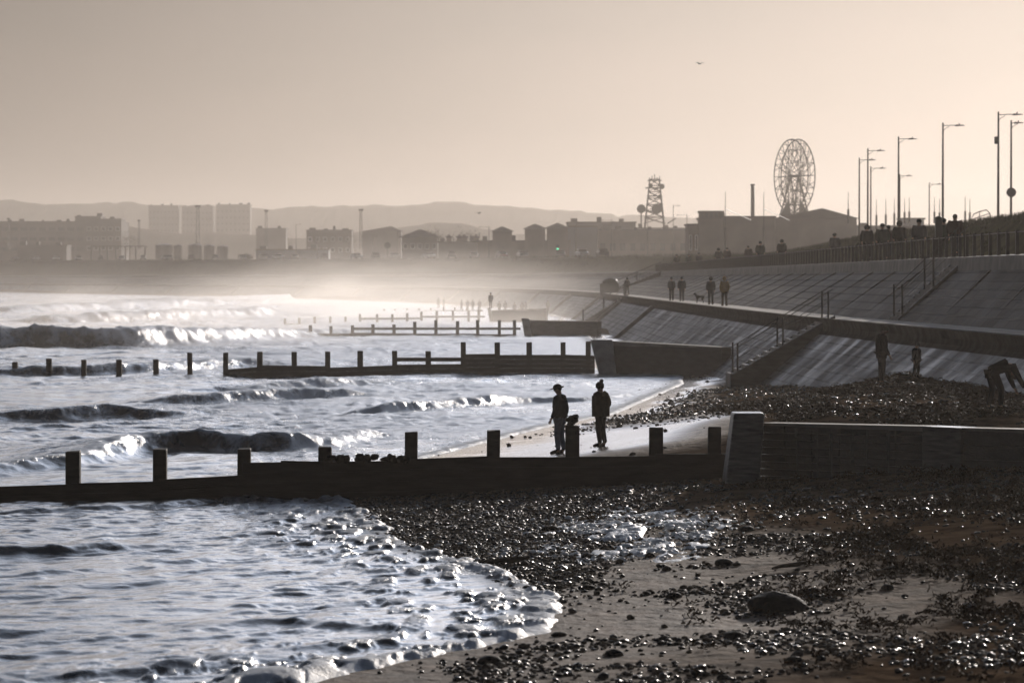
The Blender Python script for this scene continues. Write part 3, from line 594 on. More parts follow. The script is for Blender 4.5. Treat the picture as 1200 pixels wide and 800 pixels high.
# the dark boulder and driftwood
def boulder(x, y, r, label):
    q = g_beach(x, y); v, f = ico(4); n = fbm(v[:, 0] * 1.5 + 9, v[:, 1] * 1.5 + v[:, 2] * 2, 71, 4)
    vv = v * (.75 + .55 * n[:, None]) * np.array(r); o = mesh_np('boulder', vv, f, M['rock'], loc=(q.x, q.y, q.z + r[2] * .25)); return tag(o, label, 'boulder')
boulder(910, 716, (.42, .4, .2), 'low black boulder on the wet sand in the right foreground')
boulder(392, 548, (.3, .3, .16), 'small dark rock where the shingle meets the near groyne')
def driftwood(x, y, L, r, rz, label):
    q = g_beach(x, y); mb = MB(); mb.tube([(-L / 2, 0, .03), (-L / 4, .04, .06), (0, 0, .08), (L / 4, -.05, .10), (L / 2, .02, .13)], [r * .5, r * .9, r, r * 1.1, r * .7], 10)
    mb.tube([(L * .2, 0, .1), (L * .4, .1, .22), (L * .5, .12, .32)], [r * .4, r * .25, r * .1], 6)
    o = mb.build('driftwood', M['bark'], smooth=True, loc=(q.x, q.y, q.z)); o.rotation_euler = (0, 0, rz); return tag(o, label, 'driftwood')
driftwood(588, 662, .95, .045, .25, 'bowed driftwood branch on the shingle above the foam edge')
driftwood(925, 668, .55, .035, .1, 'short driftwood stick left of the strandline weed')
driftwood(1040, 672, .5, .02, 1.1, 'thin forked twig standing up from the weed')
q = g_beach(1136, 712); o = MB().ell((0, 0, .03), (.11, .06, .04), 12, 8, .25, 4).build('litter', M['paintw'], smooth=True, loc=q); tag(o, 'pale crumpled scrap of litter in the dark seaweed', 'litter')
# ------------------------------------------------------------------ groynes
def groyne(label, posts, Yl, Yr, plank, rails, pw, extra_spans=()):
    """posts: list of (px x, px y of the top); plank: list of (px x, px y of the top edge)"""
    x0, x1 = posts[0][0], posts[-1][0]
    def Yat(x): return Yl + (Yr - Yl) * (x - x0) / (x1 - x0)
    c = P((x0 + x1) / 2, 400, (Yl + Yr) / 2)
    g = thing('timber_groyne', label, 'groyne', (c.x, c.y, 0))
    L = lambda v: (v.x - c.x, v.y - c.y, v.z)
    for k, (x, y) in enumerate(posts):
        q = Vector(L(P(x, y, Yat(x)))); mb = MB(); t = random.uniform(-.03, .03); w = pw * random.uniform(.92, 1.05)
        zb = -1.2; mb.hexa([(q.x + sx * w / 2 + (t if z > 0 else 0), q.y + sy * w / 2, (q.z + random.uniform(-.02, .02)) if z > 0 else zb) for z in (0, 1) for sy in (-1, 1) for sx in (-1, 1)])
        mb.build('post', M['wood'], g, bevel=.02)
    mb = MB()
    for i in range(len(plank) - 1):
        (xa, ya), (xb, yb) = plank[i], plank[i + 1]
        if xb - xa < .5: continue
        a = Vector(L(P(xa, ya, Yat(xa)))); b = Vector(L(P(xb, yb, Yat(xb)))); k = 0; a.z += random.uniform(-.035, .03); b.z += random.uniform(-.035, .03)
        while True:
            hgt = .225; za, zb = a.z - k * hgt, b.z - k * hgt
            if max(za, zb) < -.7: break
            dy = pw / 2 + .045 + (.012 if k % 2 else 0); th = .04
            mb.hexa([(a.x, a.y - dy - th, za - hgt + .003), (b.x, b.y - dy - th, zb - hgt + .003), (a.x, a.y - dy + th, za - hgt + .003), (b.x, b.y - dy + th, zb - hgt + .003),
                     (a.x, a.y - dy - th, za), (b.x, b.y - dy - th, zb), (a.x, a.y - dy + th, za), (b.x, b.y - dy + th, zb)]); k += 1
    if mb.v: mb.build('planking', M['wood'], g)
    for (xa, ya, xb, yb) in rails:
        a = L(P(xa, ya, Yat(xa))); b = L(P(xb, yb, Yat(xb)))
        MB().bar((a[0], a[1] - pw / 2 - .06, a[2]), (b[0], b[1] - pw / 2 - .06, b[2]), .1, .2).build('rail', M['wood'], g, bevel=.01)
    return g
P1 = [(-410, 540), (-310, 537), (-211, 534), (-112, 531), (-12, 530), (86, 528), (187, 526), (285, 525), (381, 523), (481, 506), (577, 504), (671, 498), (768, 501), (836, 500)]
groyne('near black timber groyne with wide square posts running to the planked concrete wall', P1, 82.6, 84.5,
       [(-420, 580), (-211, 574), (-12, 568), (86, 565), (187, 562), (285, 556), (286, 540), (330, 539), (381, 539), (481, 537), (577, 534), (671, 533), (768, 532), (850, 531)], [(285, 548, 381, 547)], .30)
P2 = [(18, 424), (58, 420), (98, 421), (140, 421), (183, 421), (223, 413), (264, 413), (304, 412), (345, 412), (384, 412), (422, 411), (463, 411), (502, 411), (543, 401), (583, 401), (620, 401), (660, 401), (689, 400)]
groyne('second timber groyne out, solid planks stepping up to a pale concrete end block', P2, 192, 195,
       [(264, 433), (304, 430), (384, 430), (463, 427), (543, 426), (543.1, 426), (544, 415), (583, 415), (660, 415), (697, 416)], [(463, 421, 543, 421), (304, 430, 384, 431)], .27)
P3 = [(263, 387), (288, 387), (313, 385), (338, 385), (364, 381), (388, 382), (413, 381), (437, 380), (462, 380), (486, 377), (511, 375), (536, 376), (560, 375), (585, 375), (603, 375)]
groyne('third timber groyne out, posts joined by one high rail above low planks', P3, 322, 326,
       [(240, 392), (313, 391), (413, 390), (486, 391), (560, 391), (603, 391)], [(413, 385, 437, 385), (437, 385, 610, 385)], .28)
P4 = [(334, 373), (351, 372), (369, 371), (387, 371), (405, 371), (422, 368), (442, 368), (460, 368), (477, 367), (494, 365), (512, 364), (531, 364), (549, 364), (561, 363)]
groyne('fourth timber groyne out with a thin rail, ending below the standing man', P4, 425, 432,
       [(334, 379), (422, 379), (500, 379), (561, 380)], [(422, 373.5, 494, 373), (494, 371, 568, 371)], .28)
P5 = [(450, 362), (463, 362), (477, 361), (491, 361), (505, 361), (520, 360), (533, 360), (547, 360), (561, 360)]
groyne('faint fifth timber groyne, farthest out in the spray', P5, 560, 565, [], [(450, 365, 566, 364)], .28)
# seaweed clumps growing on the near planking and on a post
for k, (x0, x1) in enumerate([(384, 414), (420, 440), (444, 478)]):
    mb = MB()
    for j in range(9):
        x = random.uniform(x0, x1); q = P(x, 538 - random.uniform(0, 3), 83.6); mb.ell((q.x, q.y - .15, q.z), (random.uniform(.06, .12), .1, random.uniform(.05, .1)), 8, 6, .25, j + k * 20)
    tag(mb.build('seaweed_clump', M['rock'], smooth=True), ['left clump of dark weed on the near groyne planks, beside a post', 'middle and smallest clump of dark weed on the near groyne planks', 'right clump of dark weed on the near groyne planks, touching a tall post'][k], 'seaweed', 'weed clumps on the near groyne')
mb = MB(); q = P(671, 498, 84.2)
for j in range(7): mb.ell((q.x + random.uniform(-.09, .09), q.y, q.z + .03 + j * .025), (random.uniform(.07, .12), .09, .06), 8, 6, .25, j)
tag(mb.build('seaweed_clump', M['rock'], smooth=True), 'ragged dark weed clump on top of the post between the two walkers', 'seaweed')
# concrete end blocks and walls
def end_block(xl, xr, ytop, ybot, xlb, Y, thick, m, label, parent=None, lean=.0):
    a = P(xl, ytop, Y); b = P(xr, ytop, Y); c = P(xlb, ybot, Y); d_ = P(xr + (xr - xl) * .0, ybot, Y)
    t = thing('groyne_wall', label, 'wall', (a.x, Y, 0))
    return t, a, b, c
# near root wall
yb = 82.3
t = thing('groyne_wall', 'dark planked concrete wall with a tall sloping end block, root of the near groyne', 'wall', tuple(P(870, 560, yb)[:2]) + (0,))
ox, oy = t.location.x, t.location.y
def l2(v, y=None): return (v.x - ox, (v.y if y is None else y) - oy, v.z)
tl, tr, br, bl = P(860, 484, yb), P(896, 484, yb), P(886, 590, yb), P(846, 590, yb)
mb = MB(); th = 1.0
pts = [bl, br, tr, tl]
fr = [(p.x - ox, (yb - (0 if i > 1 else .55)) - oy, p.z) for i, p in enumerate(pts)]; bk_ = [(p.x - ox, yb + 1.1 - oy, p.z) for p in pts]
mb.add(fr + bk_, [(0, 1, 2, 3), (7, 6, 5, 4), (0, 4, 5, 1), (1, 5, 6, 2), (2, 6, 7, 3), (3, 7, 4, 0)])
mb.build('end_block', M['block'], t, bevel=.04)
# wall core + staggered boards
A = P(890, 495, 83.0); B = P(1085, 499, 79.5); C = P(1130, 501, 78.8); D = P(1420, 508, 74.0)
def wall_seg(a, b, th, zb, m, name, n_board, par, off=(0, 0), proud=0.0, capm=None):
    mb = MB(); ax, ay, az = a.x - off[0], a.y - off[1], a.z; bx, by, bzz = b.x - off[0], b.y - off[1], b.z
    e = Vector((bx - ax, by - ay, 0)).normalized(); nn = Vector((e.y, -e.x, 0))
    def slab(z0a, z1a, z0b, z1b, d0, d1):
        mb.hexa([(ax + nn.x * d0, ay + nn.y * d0, z0a), (bx + nn.x * d0, by + nn.y * d0, z0b), (ax + nn.x * d1, ay + nn.y * d1, z0a), (bx + nn.x * d1, by + nn.y * d1, z0b),
                 (ax + nn.x * d0, ay + nn.y * d0, z1a), (bx + nn.x * d0, by + nn.y * d0, z1b), (ax + nn.x * d1, ay + nn.y * d1, z1a), (bx + nn.x * d1, by + nn.y * d1, z1b)])
    ha, hb = (az - zb) / n_board, (bzz - zb) / n_board
    for k in range(n_board):
        j = random.uniform(0, .03) if n_board > 1 else 0
        slab(zb + k * ha + (.01 if k else 0), zb + (k + 1) * ha, zb + k * hb + (.01 if k else 0), zb + (k + 1) * hb, proud + .02 + j, -th)
    return mb.build(name, m, par, bevel=.01), e, nn
off = (ox, oy)
for k in range(6):
    a = A.lerp(B, k / 6); b = A.lerp(B, (k + 1) / 6 - .004); a = a.copy(); b = b.copy(); a.z -= .06; b.z -= .06
    wall_seg(a, b, .45, -.4, M['board'], 'board_stack', 13, t, off)
_, e, nn = wall_seg(Vector((A.x, A.y, A.z)), Vector((B.x, B.y, B.z)), .5, A.z - .055, M['path'], 'coping', 1, t, off, .06)
wall_seg(B, C, .5, -.4, M['block'], 'pier', 1, t, off, .10)
wall_seg(Vector((C.x, C.y, C.z - .06)), Vector((D.x, D.y, D.z - .06)), .45, -.4, M['board'], 'wall_body', 7, t, off, .0)
wall_seg(C, D, .5, C.z - .055, M['path'], 'coping', 1, t, off, .06)
for k, xx in enumerate((936, 960, 977, 1002, 1018, 1043, 1084)):
    tt = (xx - 890) / 195; q = A.lerp(B, tt); mb = MB()
    for j in range(random.randint(2, 5)):
        z = A.z - .12 - random.random() * .75; mb.box(q.x - ox + nn.x * .05 - .02, q.x - ox + nn.x * .05 + .02, q.y - oy + nn.y * .05 - .03, q.y - oy + nn.y * .05 + .02, z - .05, z + .05)
    mb.box(q.x - ox - .015, q.x - ox + .015, q.y - oy + nn.y * .06 - .02, q.y - oy + nn.y * .06 + .02, .4, A.z + .02)
    mb.build('iron_strap', M['galv'], t, bevel=.004)
# second groyne root
def simple_root(label, xl, xr, ytop, ybot, xlb, Yb, wall, mblock, mwall):
    q = P((xl + xr) / 2, ybot, Yb); t = thing('groyne_wall', label, 'wall', (q.x, q.y, 0)); ox, oy = q.x, q.y
    pts = [P(xlb, ybot + 6, Yb), P(xr + 3, ybot + 6, Yb), P(xr - 2, ytop, Yb), P(xl, ytop, Yb)]
    th = .9
    fr = [(p.x - ox, Yb - (.0 if i > 1 else .6) - oy, p.z) for i, p in enumerate(pts)]; bk_ = [(p.x - ox, Yb + th - oy, p.z) for p in pts]
    MB().add(fr + bk_, [(0, 1, 2, 3), (7, 6, 5, 4), (0, 4, 5, 1), (1, 5, 6, 2), (2, 6, 7, 3), (3, 7, 4, 0)]).build('end_block', mblock, t, bevel=.05)
    (x2, y2, Y2) = wall; a = P(xr - 1, ytop + 3, Yb + .3); b = P(x2, y2, Y2)
    wall_seg(a, b, .6, -.6, mwall, 'wall_body', 1, t, (ox, oy))
    wall_seg(Vector((a.x, a.y, a.z + .06)), Vector((b.x, b.y, b.z + .06)), .68, min(a.z, b.z), M['path'], 'coping', 1, t, (ox, oy), .05)
    return t
simple_root('pale leaning end block and dark concrete wall of the second groyne', 692, 720, 398, 437, 703, 193.5, (846, 408, 187), M['lit_conc'], M['wetconc'])
simple_root('bright small end block and low wall of the third groyne', 611, 622, 373, 396, 616, 324, (700, 377, 320), M['lit_conc'], M['wetconc'])
simple_root('slim bright end block of the fourth groyne with the man on top', 571, 577, 361, 382, 576, 430, (640, 362, 428), M['lit_conc'], M['wetconc'])
# ------------------------------------------------------------------ stairs with handrails
def stairs(label, Y, u0, z0, u1, z1, n, w=2.2, rails=3):
    i = int(np.argmin(abs(PATH[:, 1] - Y))); nx, ny = NRM[i]; bx = float(np.interp(Y, PATH[:, 1], PATH[:, 0]))
    t = thing('sea_stairs', label, 'stairs', (bx + nx * u0, Y + ny * u0, z0)); t.rotation_euler = (0, 0, math.atan2(ny, nx))
    L = u1 - u0; dz = z1 - z0; mb = MB()
    for k in range(n): mb.box(L * k / n, L * (k + 1) / n + .02, -w / 2, w / 2, dz * k / n - .9, dz * (k + 1) / n + .01)
    mb.build('steps', M['conc'], t)
    for sy in (-1, 1):
        MB().hexa([(0, sy * w / 2 - .12 * (1 - sy) , -1), (L, sy * w / 2 - .12 * (1 - sy), dz - 1), (0, sy * w / 2 + .12 * (1 + sy), -1), (L, sy * w / 2 + .12 * (1 + sy), dz - 1),
                   (0, sy * w / 2 - .12 * (1 - sy), .12), (L, sy * w / 2 - .12 * (1 - sy), dz + .12), (0, sy * w / 2 + .12 * (1 + sy), .12), (L, sy * w / 2 + .12 * (1 + sy), dz + .12)]).build('side_wall', M['wetconc'], t, bevel=.02)
        yy = sy * (w / 2 + .12)
        mb = MB()
        for k in range(rails): x = L * (k + .15) / (rails - .7); z = dz * x / L; mb.tube([(x, yy, z), (x, yy, z + 1.3)], .04, 8)
        mb.tube([(L * .05, yy, 1.25), (L * .98, yy, dz + 1.22)], .016, 8); mb.tube([(L * .05, yy, .8), (L * .98, yy, dz + .77)], .012, 6)
        mb.build('handrail', M['metal'], t)
    return t
stairs('lower concrete steps from walkway to beach with paired dark handrails', 163, -4.2, .6, .2, 3.13, 14)
stairs('upper concrete steps from walkway to promenade with dark handrails', 152, 1.4, 3.1, wid(152) - .1, 5.6, 14)
stairs('far steps at the end of the promenade railing', 455, 1.4, 3.1, wid(455) - .1, 5.6, 14)
stairs('far lower steps running down beside the third groyne root', 372, -4.4, .3, .2, 3.13, 14)
# ------------------------------------------------------------------ railing on the promenade edge
t = thing('promenade_railing', 'long dark railing of evenly spaced square posts along the upper promenade edge', 'railing', (18, 138, 5.66))
Y = 122.0; bars = []
while Y < 470: bars.append(Y); Y += 2.2
rest = MB(); vis = [y for y in bars if 600 + fence_x(y) / y * FPX < 1205]
for k, y in enumerate(bars):
    x = fence_x(y) - 18; args = (x - .06, x + .06, y - 138 - .06, y - 138 + .06, -.02, .86)
    if y in vis[:100]: MB().box(*args).build('post', M['metal'], t)
    else: rest.box(*args)
tag(rest.build('post', M['metal'], t), kind='stuff')
for nm, zz, hh in (('top_rail', .80, .035),):
    mb = MB(); ysx = np.arange(122, 471, 6.0)
    for a, b in zip(ysx[:-1], ysx[1:]): mb.bar((fence_x(a) - 18, a - 138, zz), (fence_x(b) - 18, b - 138, zz), .05, hh)
    mb.build(nm, M['metal'], t)
# ------------------------------------------------------------------ people
def skin_mesh(name, joints, edges, root, sub=1, m=None, parent=None):
    me = bpy.data.meshes.new(name + '_src'); keys = list(joints); ix = {k: i for i, k in enumerate(keys)}
    me.from_pydata([joints[k][0] for k in keys], [(ix[a], ix[b]) for a, b in edges], []); o = bpy.data.objects.new(name + '_src', me); COL.objects.link(o)
    sm = o.modifiers.new('s', 'SKIN'); sm.use_smooth_shade = True
    if not me.skin_vertices: me.attributes  # layer is made by the modifier
    for i, k in enumerate(keys):
        sv = me.skin_vertices[0].data[i]; r = joints[k][1]; sv.radius = r if isinstance(r, tuple) else (r, r); sv.use_root = (k == root)
    ss = o.modifiers.new('d', 'SUBSURF'); ss.levels = sub; ss.render_levels = sub
    dg = bpy.context.evaluated_depsgraph_get(); out = bpy.data.meshes.new_from_object(o.evaluated_get(dg)); bpy.data.objects.remove(o)
    out.name = name
    for p in out.polygons: p.use_smooth = True
    out.materials.clear(); out.materials.append(m); r = bpy.data.objects.new(name, out); COL.objects.link(r)
    if parent: r.parent = parent
    return r
def skin_ok():
    me = bpy.data.meshes.new('q'); return True
BASE = dict(pelvis=(0, 0, .93), spine=(0, 0, 1.12), chest=(0, .0, 1.33), neck=(0, 0, 1.47), head0=(0, .015, 1.56), head1=(0, .025, 1.64), head2=(0, .02, 1.71), nose=(0, .135, 1.62), earl=(-.085, .02, 1.62), earr=(.085, .02, 1.62),
            shl=(-.18, 0, 1.42), ell=(-.235, -.03, 1.14), wrl=(-.24, .05, .9), shr=(.18, 0, 1.42), elr=(.235, -.03, 1.14), wrr=(.24, .05, .9),
            hil=(-.09, 0, .88), knl=(-.1, .02, .49), anl=(-.1, -.02, .09), tol=(-.11, .15, .035), hir=(.09, 0, .88), knr=(.1, .02, .49), anr=(.1, -.02, .09), tor=(.11, .15, .035))
def person(label, pose, jacket, trousers, shoes='rubber', hat=None, hatm='black_cloth', bulk=1.0, long=0.0, group=None, skirt_flare=0, hood=False):
    J = dict(BASE); J.update(pose); t = thing('person', label, 'person', group=group)
    V3 = lambda k: Vector(J[k])
    body = {}; E = []
    rad = dict(pelvis=(.13, .1), spine=(.12, .09), chest=(.14, .1), neck=.055, head0=(.07, .075), head1=(.082, .1), head2=(.06, .07), nose=.012, earl=.018, earr=.018, shl=.055, ell=.042, wrl=.028, shr=.055, elr=.042, wrr=.028,
               hil=.085, knl=.06, anl=.034, tol=.022, hir=.085, knr=.06, anr=.034, tor=.022)
    for k in rad: body[k] = (J[k], rad[k])
    E = [('pelvis', 'spine'), ('spine', 'chest'), ('chest', 'neck'), ('neck', 'head0'), ('head0', 'head1'), ('head1', 'head2'), ('head1', 'nose'), ('head1', 'earl'), ('head1', 'earr'), ('chest', 'shl'), ('shl', 'ell'), ('ell', 'wrl'), ('chest', 'shr'), ('shr', 'elr'), ('elr', 'wrr'),
         ('pelvis', 'hil'), ('hil', 'knl'), ('knl', 'anl'), ('anl', 'tol'), ('pelvis', 'hir'), ('hir', 'knr'), ('knr', 'anr'), ('anr', 'tor')]
    for s, sg in (('l', -1), ('r', 1)):
        wr_, el_ = V3('wr' + s), V3('el' + s); d = (wr_ - el_).normalized(); side = Vector((0, 1, 0)) - d * d.y
        if side.length < .2: side = Vector((0, 0, 1)) - d * d.z
        side.normalize(); inn = d.cross(side) * (-sg)
        pm = wr_ + d * .07; body['pm' + s] = (tuple(pm), (.03, .018)); E.append(('wr' + s, 'pm' + s))
        for q, (so_, ln) in enumerate(((.03, .065), (.01, .078), (-.01, .072), (-.03, .055))):
            a = pm + side * so_ + d * .02; b = a + d * ln * .55 + inn * .01; c = b + d * ln * .4 + inn * .022
            for nm, pt, r_ in (('a', a, .01), ('b', b, .009), ('c', c, .0075)): body['f%s%s%d' % (nm, s, q)] = (tuple(pt), r_)
            E += [('pm' + s, 'fa%s%d' % (s, q)), ('fa%s%d' % (s, q), 'fb%s%d' % (s, q)), ('fb%s%d' % (s, q), 'fc%s%d' % (s, q))]
        a = wr_ + d * .03 + side * .03; b = a + d * .03 + side * .025 + inn * .01; body['ta' + s] = (tuple(a), .012); body['tb' + s] = (tuple(b), .01); E += [('wr' + s, 'ta' + s), ('ta' + s, 'tb' + s)]
    skin_mesh('body', body, E, 'pelvis', 1, M['skin'], t)
    b = bulk * 1.22; pe, sp_, ch = V3('pelvis'), V3('spine'), V3('chest'); up = (sp_ - pe).normalized()
    hem = pe - up * (.06 + long)
    jk = dict(hem=(tuple(hem), (.135 * b, .11 * b)), pe=(tuple(pe + up * .04), (.165 * b, .135 * b)), sp=(J['spine'], (.17 * b, .14 * b)), ch=(J['chest'], (.17 * b, .13 * b)), nk=(tuple(V3('chest').lerp(V3('neck'), .75)), .085),
              shl=(J['shl'], .085 * b), ell=(J['ell'], .066 * b), wrl=(J['wrl'], .05), shr=(J['shr'], .085 * b), elr=(J['elr'], .066 * b), wrr=(J['wrr'], .05))
    je = [('hem', 'pe'), ('pe', 'sp'), ('sp', 'ch'), ('ch', 'nk'), ('ch', 'shl'), ('shl', 'ell'), ('ell', 'wrl'), ('ch', 'shr'), ('shr', 'elr'), ('elr', 'wrr')]
    skin_mesh('jacket', jk, je, 'sp', 1, M[jacket], t)
    tr_ = dict(pe=(J['pelvis'], (.14, .115)), hil=(J['hil'], .115), knl=(J['knl'], .085), anl=(tuple(V3('anl').lerp(V3('knl'), -.02)), .066), hir=(J['hir'], .115), knr=(J['knr'], .085), anr=(tuple(V3('anr').lerp(V3('knr'), -.02)), .066))
    skin_mesh('trousers', tr_, [('pe', 'hil'), ('hil', 'knl'), ('knl', 'anl'), ('pe', 'hir'), ('hir', 'knr'), ('knr', 'anr')], 'pe', 1, M[trousers], t)
    for s in 'lr':
        an, to = V3('an' + s), V3('to' + s); fw = (to - an).normalized()
        skin_mesh('shoe', dict(a=(tuple(an + Vector((0, 0, .05))), .07), h=(tuple(an + Vector((0, -.03, -.03))), .07), m=(tuple(an.lerp(to, .55)), (.066, .06)), t=(tuple(to + fw * .06), (.06, .045))), [('a', 'h'), ('h', 'm'), ('m', 't')], 'h', 1, M[shoes], t)
    h1, h2 = V3('head1'), V3('head2'); hu = (h2 - V3('head0')).normalized(); q = hu.to_track_quat('Z', 'Y')
    def on_head(mb, name, m):
        o = mb.build(name, m, t, smooth=True); o.location = h1; o.rotation_mode = 'QUATERNION'
        # keep local +Y towards the nose
        ny = (V3('nose') - h1); ny -= hu * ny.dot(hu); ny.normalize(); nx = ny.cross(hu)
        o.rotation_quaternion = Matrix((nx, ny, hu)).transposed().to_quaternion(); return o
    on_head(MB().ell((0, -.015, .03), (.09, .105, .105), 14, 10), 'hair', M['hair'])
    if hat == 'cap':
        mb = MB().ell((0, -.005, .045), (.1, .118, .095), 16, 10); on_head(mb, 'cap', M[hatm])
        mb = MB().ell((0, .13, .045), (.075, .09, .012), 14, 6); on_head(mb, 'cap_peak', M[hatm]); on_head(MB().ell((0, -.14, .03), (.03, .05, .02), 8, 6), 'cap_strap', M[hatm])
    if hat == 'bobble':
        on_head(MB().ell((0, 0, .05), (.105, .12, .105), 16, 10).ell((0, .005, -.002), (.112, .128, .035), 16, 6), 'knitted_hat', M[hatm]); on_head(MB().ell((0, -.05, .165), (.055, .055, .055), 10, 8, .15), 'bobble', M[hatm])
    if hat == 'ears':
        on_head(MB().ell((0, 0, .04), (.105, .12, .11), 16, 10), 'knitted_hat', M[hatm]); on_head(MB().ell((-.08, 0, .15), (.045, .04, .05), 10, 8, .1).ell((.08, 0, .15), (.045, .04, .05), 10, 8, .1), 'bobble', M[hatm])
    if hat == 'beanie': on_head(MB().ell((0, -.01, .05), (.103, .118, .11), 16, 10), 'knitted_hat', M[hatm])
    if hat == 'hood': on_head(MB().ell((0, -.03, .02), (.125, .13, .15), 16, 10), 'hood', M[hatm])
    if hood:
        nk = V3('neck'); MB().ell((0, -.10, -.03), (.12, .06, .06), 12, 8).build('hood', M[jacket], t, smooth=True, loc=nk)
    return t
def put(o, loc, rz=0, s=1.0): o.location = loc; o.rotation_euler = (0, 0, rz); o.scale = (s,) * 3; return o
def solve_beach(x, y): return g_beach(x, y)
# the two walkers facing the sea
pA = person('man in a flat cap, dark hooded jacket and pale jeans beside the weed-topped post', dict(knl=(-.09, .04, .5), anl=(-.09, .0, .09), tol=(-.1, .17, .035), knr=(.09, .0, .49), anr=(.1, -.08, .09), tor=(.1, .09, .035), ell=(-.25, .0, 1.13), wrl=(-.25, .12, .9), elr=(.24, -.08, 1.13), wrr=(.26, -.03, .88), head1=(0, .06, 1.63), head2=(0, .07, 1.71), head0=(0, .03, 1.55), nose=(0, .17, 1.59), earl=(-.085, .05, 1.61), earr=(.085, .05, 1.61)),
            'navy_cloth', 'jeans', hat='cap', hood=True, bulk=1.08, long=.02)
q = solve_beach(656, 532); put(pA, q, R(68), 1.0)
pB = person('woman in a bobble hat and round puffer jacket, hands in pockets', dict(ell=(-.32, -.08, 1.15), wrl=(-.2, .08, 1.0), elr=(.32, -.08, 1.15), wrr=(.2, .08, 1.0), knl=(-.05, .05, .5), anl=(-.035, .0, .09), tol=(-.04, .16, .035), knr=(.05, -.03, .49), anr=(.035, -.12, .1), tor=(.04, .04, .035)),
            'brown_cloth', 'black_cloth', hat='bobble', hatm='brown_cloth', bulk=1.5, long=-.12)
q = solve_beach(704, 524); put(pB, q, R(62), .93)
pC = person('tall adult in long dark coat looking down at the child by the slope', dict(head0=(0, .06, 1.54), head1=(0, .11, 1.61), head2=(0, .13, 1.69), nose=(0, .22, 1.57), earl=(-.085, .1, 1.6), earr=(.085, .1, 1.6), wrr=(.24, .16, .86), elr=(.24, .0, 1.12)), 'black_cloth', 'black_cloth', hat=None, bulk=1.1, long=.12)
q = solve_beach(1033, 450); put(pC, q, R(-75), 1.02)
pD = person('small child in padded coat and two-bobble hat beside a dark bag', dict(wrl=(-.3, .0, .92), wrr=(.3, .0, .92), knl=(-.12, .06, .5), knr=(.12, -.04, .5), anr=(.14, -.12, .1), tor=(.15, .02, .035)), 'navy_cloth', 'black_cloth', hat='ears', hatm='grey_cloth', bulk=1.4, long=.03)
q = solve_beach(1074, 446); put(pD, q + Vector((0, 0, .04)), R(-120), .66)
pE = person('adult in black bent double, reaching to the beach above the planked wall', dict(pelvis=(0, -.14, .92), spine=(0, .05, 1.08), chest=(0, .27, 1.10), neck=(0, .42, 1.02), head0=(0, .47, .94), head1=(0, .49, .86), head2=(0, .49, .78), nose=(0, .385, .86), earl=(-.085, .49, .86), earr=(.085, .49, .86),
            shl=(-.18, .36, 1.05), ell=(-.2, .46, .76), wrl=(-.17, .58, .50), shr=(.18, .36, 1.05), elr=(.22, .50, .76), wrr=(.2, .66, .52), hil=(-.1, -.14, .88), hir=(.1, -.12, .88), knl=(-.13, -.04, .48), knr=(.15, .06, .49), anl=(-.15, -.16, .09), tol=(-.17, .01, .035), anr=(.17, .02, .09), tor=(.19, .19, .035)), 'black_cloth', 'black_cloth', hat=None, bulk=.98, long=-.05)
q = Vector((11.87, 94, bz(11.87, 94) + .02)); put(pE, q, R(-70), 1.0)
# a bag beside the child
q = solve_beach(1061, 447); t = thing('bag', 'low dark beach bag with a pale modelled highlight on top beside the child', 'bag', q)
MB().ell((0, 0, .13), (.2, .13, .14), 14, 10, .05, 3).build('body', M['black_cloth'], t, smooth=True); MB().tube([(-.1, 0, .22), (-.05, 0, .33), (.05, 0, .33), (.1, 0, .22)], .012, 6).build('handle', M['grey_cloth'], t); MB().ell((0, -.01, .25), (.12, .08, .03), 10, 6, .1, 2).build('top_piece', M['paintw'], t, smooth=True)  # the white ellipsoid on top stands in for a lit highlight
# timber steps at the right edge
t = thing('timber_ramp', 'weathered timber slipway boards beside the bending person', 'ramp', tuple(P(1192, 480, 97)[:2]) + (1.0,))
for k in range(6): MB().box(-.9 + .02 * k, 1.6, k * .42, k * .42 + .36, .02 + k * .09, .1 + k * .09).build('board', M['conc'], t, bevel=.01)
MB().box(-1.0, -.9, -.1, 2.5, -.3, .3).build('side_beam', M['wood'], t, bevel=.01)
# walkers on the walkway (prototypes are the first ones placed)
WALK = dict(knl=(-.1, .14, .5), anl=(-.1, .12, .1), tol=(-.1, .29, .04), knr=(.1, -.02, .49), anr=(.1, -.22, .13), tor=(.1, -.08, .04))
def at_coast(x, u, z, rail=False):
    p = coast_px(x, u) if rail else None
    if p is None:
        q_ = PATH + NRM * u; pxs = 600 + q_[:, 0] / q_[:, 1] * FPX
        for i in range(1, len(q_)):
            if (pxs[i] - x) * (pxs[i - 1] - x) <= 0 and q_[i, 1] > 90:
                tt = (x - pxs[i - 1]) / (pxs[i] - pxs[i - 1]); v_ = q_[i - 1] + (q_[i] - q_[i - 1]) * tt; return Vector((v_[0], v_[1], z))
    return Vector((p.x, p.y, z))
w1 = person('person in dark hooded coat on the walkway, left of the yellow jacket', WALK, 'black_cloth', 'black_cloth', hat='hood', bulk=1.15, long=.1, group='people on the lower walkway')
put(w1, at_coast(833, .7, 3.12), 0)
w2 = person('person in a yellow backlit hooded jacket on the walkway', WALK, 'yellow_cloth', 'brown_cloth', hat='hood', hatm='yellow_cloth', bulk=1.2, long=.12, group='people on the lower walkway')
put(w2, at_coast(849, .75, 3.12), 0.1)
w3 = person('left of the two walkers side by side in front of the dog', {}, 'grey_cloth', 'black_cloth', hat='beanie', bulk=1.15, long=.1, group='people on the lower walkway'); put(w3, at_coast(787, .6, 3.12), 3.1)
